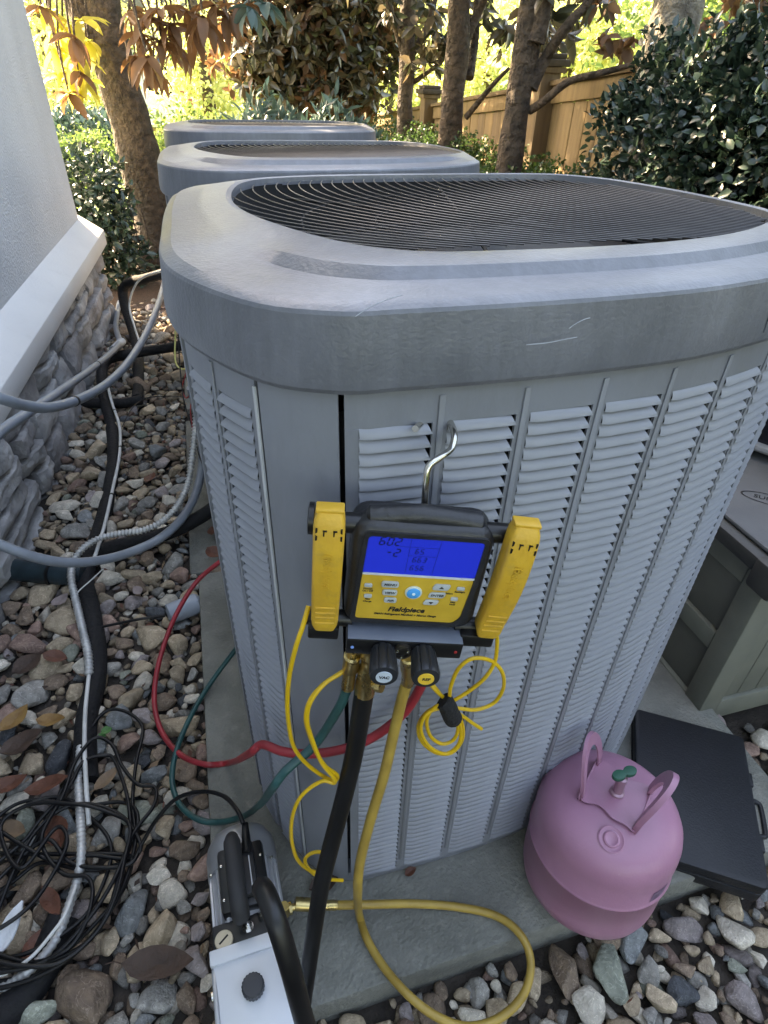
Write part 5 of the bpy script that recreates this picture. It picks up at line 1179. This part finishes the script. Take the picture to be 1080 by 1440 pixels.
# dense magnolia in the middle
t = thing('magnolia_tree', 'dense brown and dark green magnolia mass behind the condensers in the middle', 'tree', (2.0, 7.6, gz(7.6)))
def blp(px, py, y_, r): c = P(px, py, y=y_); return (tuple(c), r)
foliage('crown', local([blp(440,60,7.4,(.75,.6,.6)),blp(380,80,7.2,(.42,.5,.45)),blp(500,90,7.4,(.55,.5,.45)),blp(440,130,7.3,(.65,.5,.35)),blp(420,0,7.2,(.9,.6,.6)),blp(540,20,7.6,(.5,.5,.6)),((2.0,7.6,2.5),(1.6,1.2,1.0))], t), 15000, .125, .024, LM_mag, t, whorl=6, droop=.3, shell=.25, seed=14, kind='stuff')
foliage('brown_foliage', local([blp(430,60,7.3,(.9,.5,.8))], t), 1800, .13, .026, LM_brown, t, whorl=5, droop=.4, shell=.3, seed=15, kind='stuff')
c = P(505,150,y=7.4)-t.location; trunk([(c.x,0,-.1),(c.x+.02,0,.8),(c.x-.05,0,2.0),(c.x,0,3)], [.12,.10,.08,.05], M_bark, t)
# three trunks in front of the fence
def tree3(lbl, x, y_, r, limbs, lean=0):
    t = thing('magnolia_tree', lbl, 'tree', (x, y_, gz(y_)), group='slim trees standing in front of the fence')
    trunk([(0,0,-.1),(0,0,.1),(lean*.3,0,.7),(lean*.7,0,1.3),(lean,0,1.9),(lean*1.6,0,3.2)], [r*1.25,r*1.05,r,r*.9,r*.8,r*.5], M_bark, t, seed=x*7)
    for (pts, rr) in limbs:
        q = [P(a, b_, y=c_)-t.location for a, b_, c_ in pts]; trunk(q, [rr, rr*.75, rr*.5], M_bark, t, 'limb', n=10)
    return t
ta = tree3('slim tree trunk left of the three standing in front of the fence', 1.78, 5.7, .068, [([(575,85,5.7),(600,40,5.7),(612,0,5.7),(640,-60,5.7)], .03), ([(572,90,5.7),(560,50,5.7),(548,10,5.6),(540,-30,5.6)], .035), ([(575,120,5.7),(610,95,5.6),(630,70,5.5)], .02)], -.02)
tb_ = tree3('middle tree trunk of the three in front of the fence', 1.76, 4.6, .082, [([(655,165,4.5),(680,135,4.4),(700,112,4.35),(716,96,4.3)], .02), ([(652,60,4.6),(672,20,4.6),(690,-20,4.5)], .035), ([(660,110,4.6),(668,60,4.7),(670,10,4.7),(675,-30,4.7)], .03)], .0)
tc_ = tree3('right trunk of the three, pale marked bark, branching over the fence', 1.72, 3.55, .072, [([(745,155,3.5),(765,142,3.4),(800,115,3.3),(840,104,3.2),(870,96,3.15),(892,90,3.1)], .022), ([(748,125,3.5),(768,80,3.5),(795,40,3.4),(835,-5,3.4)], .035), ([(752,60,3.5),(765,10,3.5),(775,-40,3.5)], .05)], .02)
for tr_, sd_, bl_ in ((ta, 16, [((1.6,5.8,2.3),(.8,.8,.7)), blp(590,30,5.6,(.35,.3,.25)), blp(610,70,5.5,(.22,.2,.15))]), (tb_, 17, [((1.8,4.7,2.4),(.8,.8,.7)), blp(690,30,4.8,(.3,.25,.2))]), (tc_, 18, [((1.9,3.4,2.5),(.9,.8,.7)), blp(800,10,3.6,(.3,.25,.12)), blp(780,40,4.4,(.18,.2,.10))])):
    foliage('crown', local(bl_, tr_), 1300, .13, .026, LM_mag, tr_, whorl=6, droop=.4, shell=.2, seed=sd_, kind='stuff')
t = thing('lichen_tree', 'thick lichen covered trunk rising behind the glossy bush', 'tree', (2.02, 2.78, gz(2.8)))
trunk([(.0,0,-.1),(.0,0,.8),(-.01,0,1.3),(0,0,2.0),(.05,0,3.2)], [.125,.11,.10,.095,.08], M_barkl, t, n=20)
foliage('crown', local([((2.5,3.2,2.2),(1.1,.9,.5)), blp(1010,0,3.4,(.35,.3,.14)), blp(868,60,3.3,(.08,.1,.10)), blp(850,15,3.4,(.14,.1,.12))], t), 1300, .11, .022, LM_brown, t, whorl=6, droop=.5, shell=.2, seed=19, kind='stuff')
# far bright trees
FAR = [('tall yellow green tree seen left of the leaning trunk', -2.2, 11, [blp(60,60,11,(1.1,.8,1.3)), blp(110,130,10.5,(.8,.6,.8)), blp(90,-40,11,(1.5,.8,1.2))], LM_yel, .10),
       ('yellow green willow like tree right of the leaning trunk', .3, 12, [blp(290,150,11.5,(.75,.5,.7)), blp(270,60,12,(.8,.6,1.0)), blp(330,120,12,(.6,.5,.9))], LM_yel, .09),
       ('distant green tree above the far fence', -.6, 20, [blp(200,60,20,(2.2,1,1.6)), blp(150,0,20,(2.5,1,2)), blp(250,20,20,(2,1,2))], LM_grn, .2),
       ('sunlit tree behind the middle of the fence', 6.5, 15, [blp(600,70,14,(1.8,.8,1.4)), blp(560,120,14,(1.3,.8,1.1)), blp(540,0,15,(1.6,.9,1.5))], LM_yel, .13),
       ('sunlit tree seen between the fence trunks', 9, 14, [blp(690,50,12,(1.5,.8,1.2)), blp(660,120,12,(1.0,.6,.7)), blp(720,-20,13,(1.6,.8,1.2))], LM_yel, .12),
       ('pale green tree beyond the capped fence post', 9, 10, [blp(800,60,9,(1.2,.8,.7)), blp(860,20,9,(1.2,.8,.8)), blp(840,110,9,(.9,.6,.5))], LM_yel, .09),
       ('leafy tree above the glossy bush at the right', 9, 8, [blp(960,20,7.5,(1.2,.8,.8)), blp(1060,20,7.5,(1.2,.8,.9)), blp(1100,80,8,(1.5,.8,1.2))], LM_grn, .09)]
for i, (lb, x, y_, bl_, m, L) in enumerate(FAR):
    c = bl_[0][0]; t = thing('far_tree', lb, 'tree', (c[0], c[1], gz(c[1])))
    foliage('crown', local(bl_, t), 4200, L, L*.3, m, t, shell=.15, seed=30+i, kind='stuff')
    trunk([(0,0,-.1),(.05,0,1),(0,.05,2.4)], [.12,.10,.06], M_bark, t, n=10)
# tree line on the horizon
foliage('tree_line', [((x_, 34+6*math.sin(x_*1.7), 1.5+1.2*math.sin(x_*.9)),(4.5,3,4.5+1.5*math.sin(x_*2.3))) for x_ in range(-40, 60, 5)], 26000, .55, .2, leaf_mat('tree line leaf', (.30,.34,.07), (.10,.15,.035), .4, .7), None, shell=.3, seed=50, kind='stuff', label='sunlit line of distant trees beyond the lawn', cat='trees')
# neighbour house far behind
nh = thing('neighbour_house', 'distant white house with brick pillars seen right of the leaning trunk', 'house', (.35, 19, gz(19)))
def nb(name, a, c, m): b = MB(); b.box(a, c); return b.build(name, m, nh, bevel=.01)
nb('wall', (-2.2,.3,0), (1.2,4,2.6), mat('white siding', (.75,.74,.72), .8)); 
for x in (-1.55,-.35): nb('brick_pillar', (x,-.9,0), (x+.28,-.62,1.9), mat('red brick', (.32,.12,.07), .9, vscale=20))
nb('roof', (-2.5,-1.1,2.61), (1.5,4.3,2.9), mat('roof shingle', (.12,.11,.10), .9)); nb('window', (-1.1,.285,1.0), (-.5,.299,1.8), mat('dark glass', (.02,.025,.03), .1)); nb('garage_door', (.0,.285,0), (1.0,.299,1.6), mat('white door', (.8,.8,.8), .5))
# out-of-view hedges, added to block sky light from behind and right
t = thing('added_shade_hedge', 'added unseen dark hedge blocking sky light from behind the viewpoint', 'hedge', (1.0, -3.4, gz(0)))
foliage('foliage', local([((x_, -3.4, 1.6), (.9,.6,2.1)) for x_ in lin(-3.5, 6.5, 9)], t), 9000, .22, .07, LM_holly, t, shell=.6, seed=60, superq=.6)
trunk([(0,0,0),(0,0,1),(0,0,2)], [.12,.10,.06], M_bark, t)
t = thing('added_shade_hedge', 'added unseen dark hedge blocking sky light from the right', 'hedge', (4.6, .5, gz(0)))  # second added light blocker, beyond the right of the view
foliage('foliage', local([((4.6, y_, 1.2), (.6,.9,1.7)) for y_ in lin(-2.5, 3.2, 6)], t), 6000, .22, .07, LM_holly, t, shell=.6, seed=61, superq=.6)
trunk([(0,0,0),(0,0,1),(0,0,2)], [.12,.10,.06], M_bark, t)
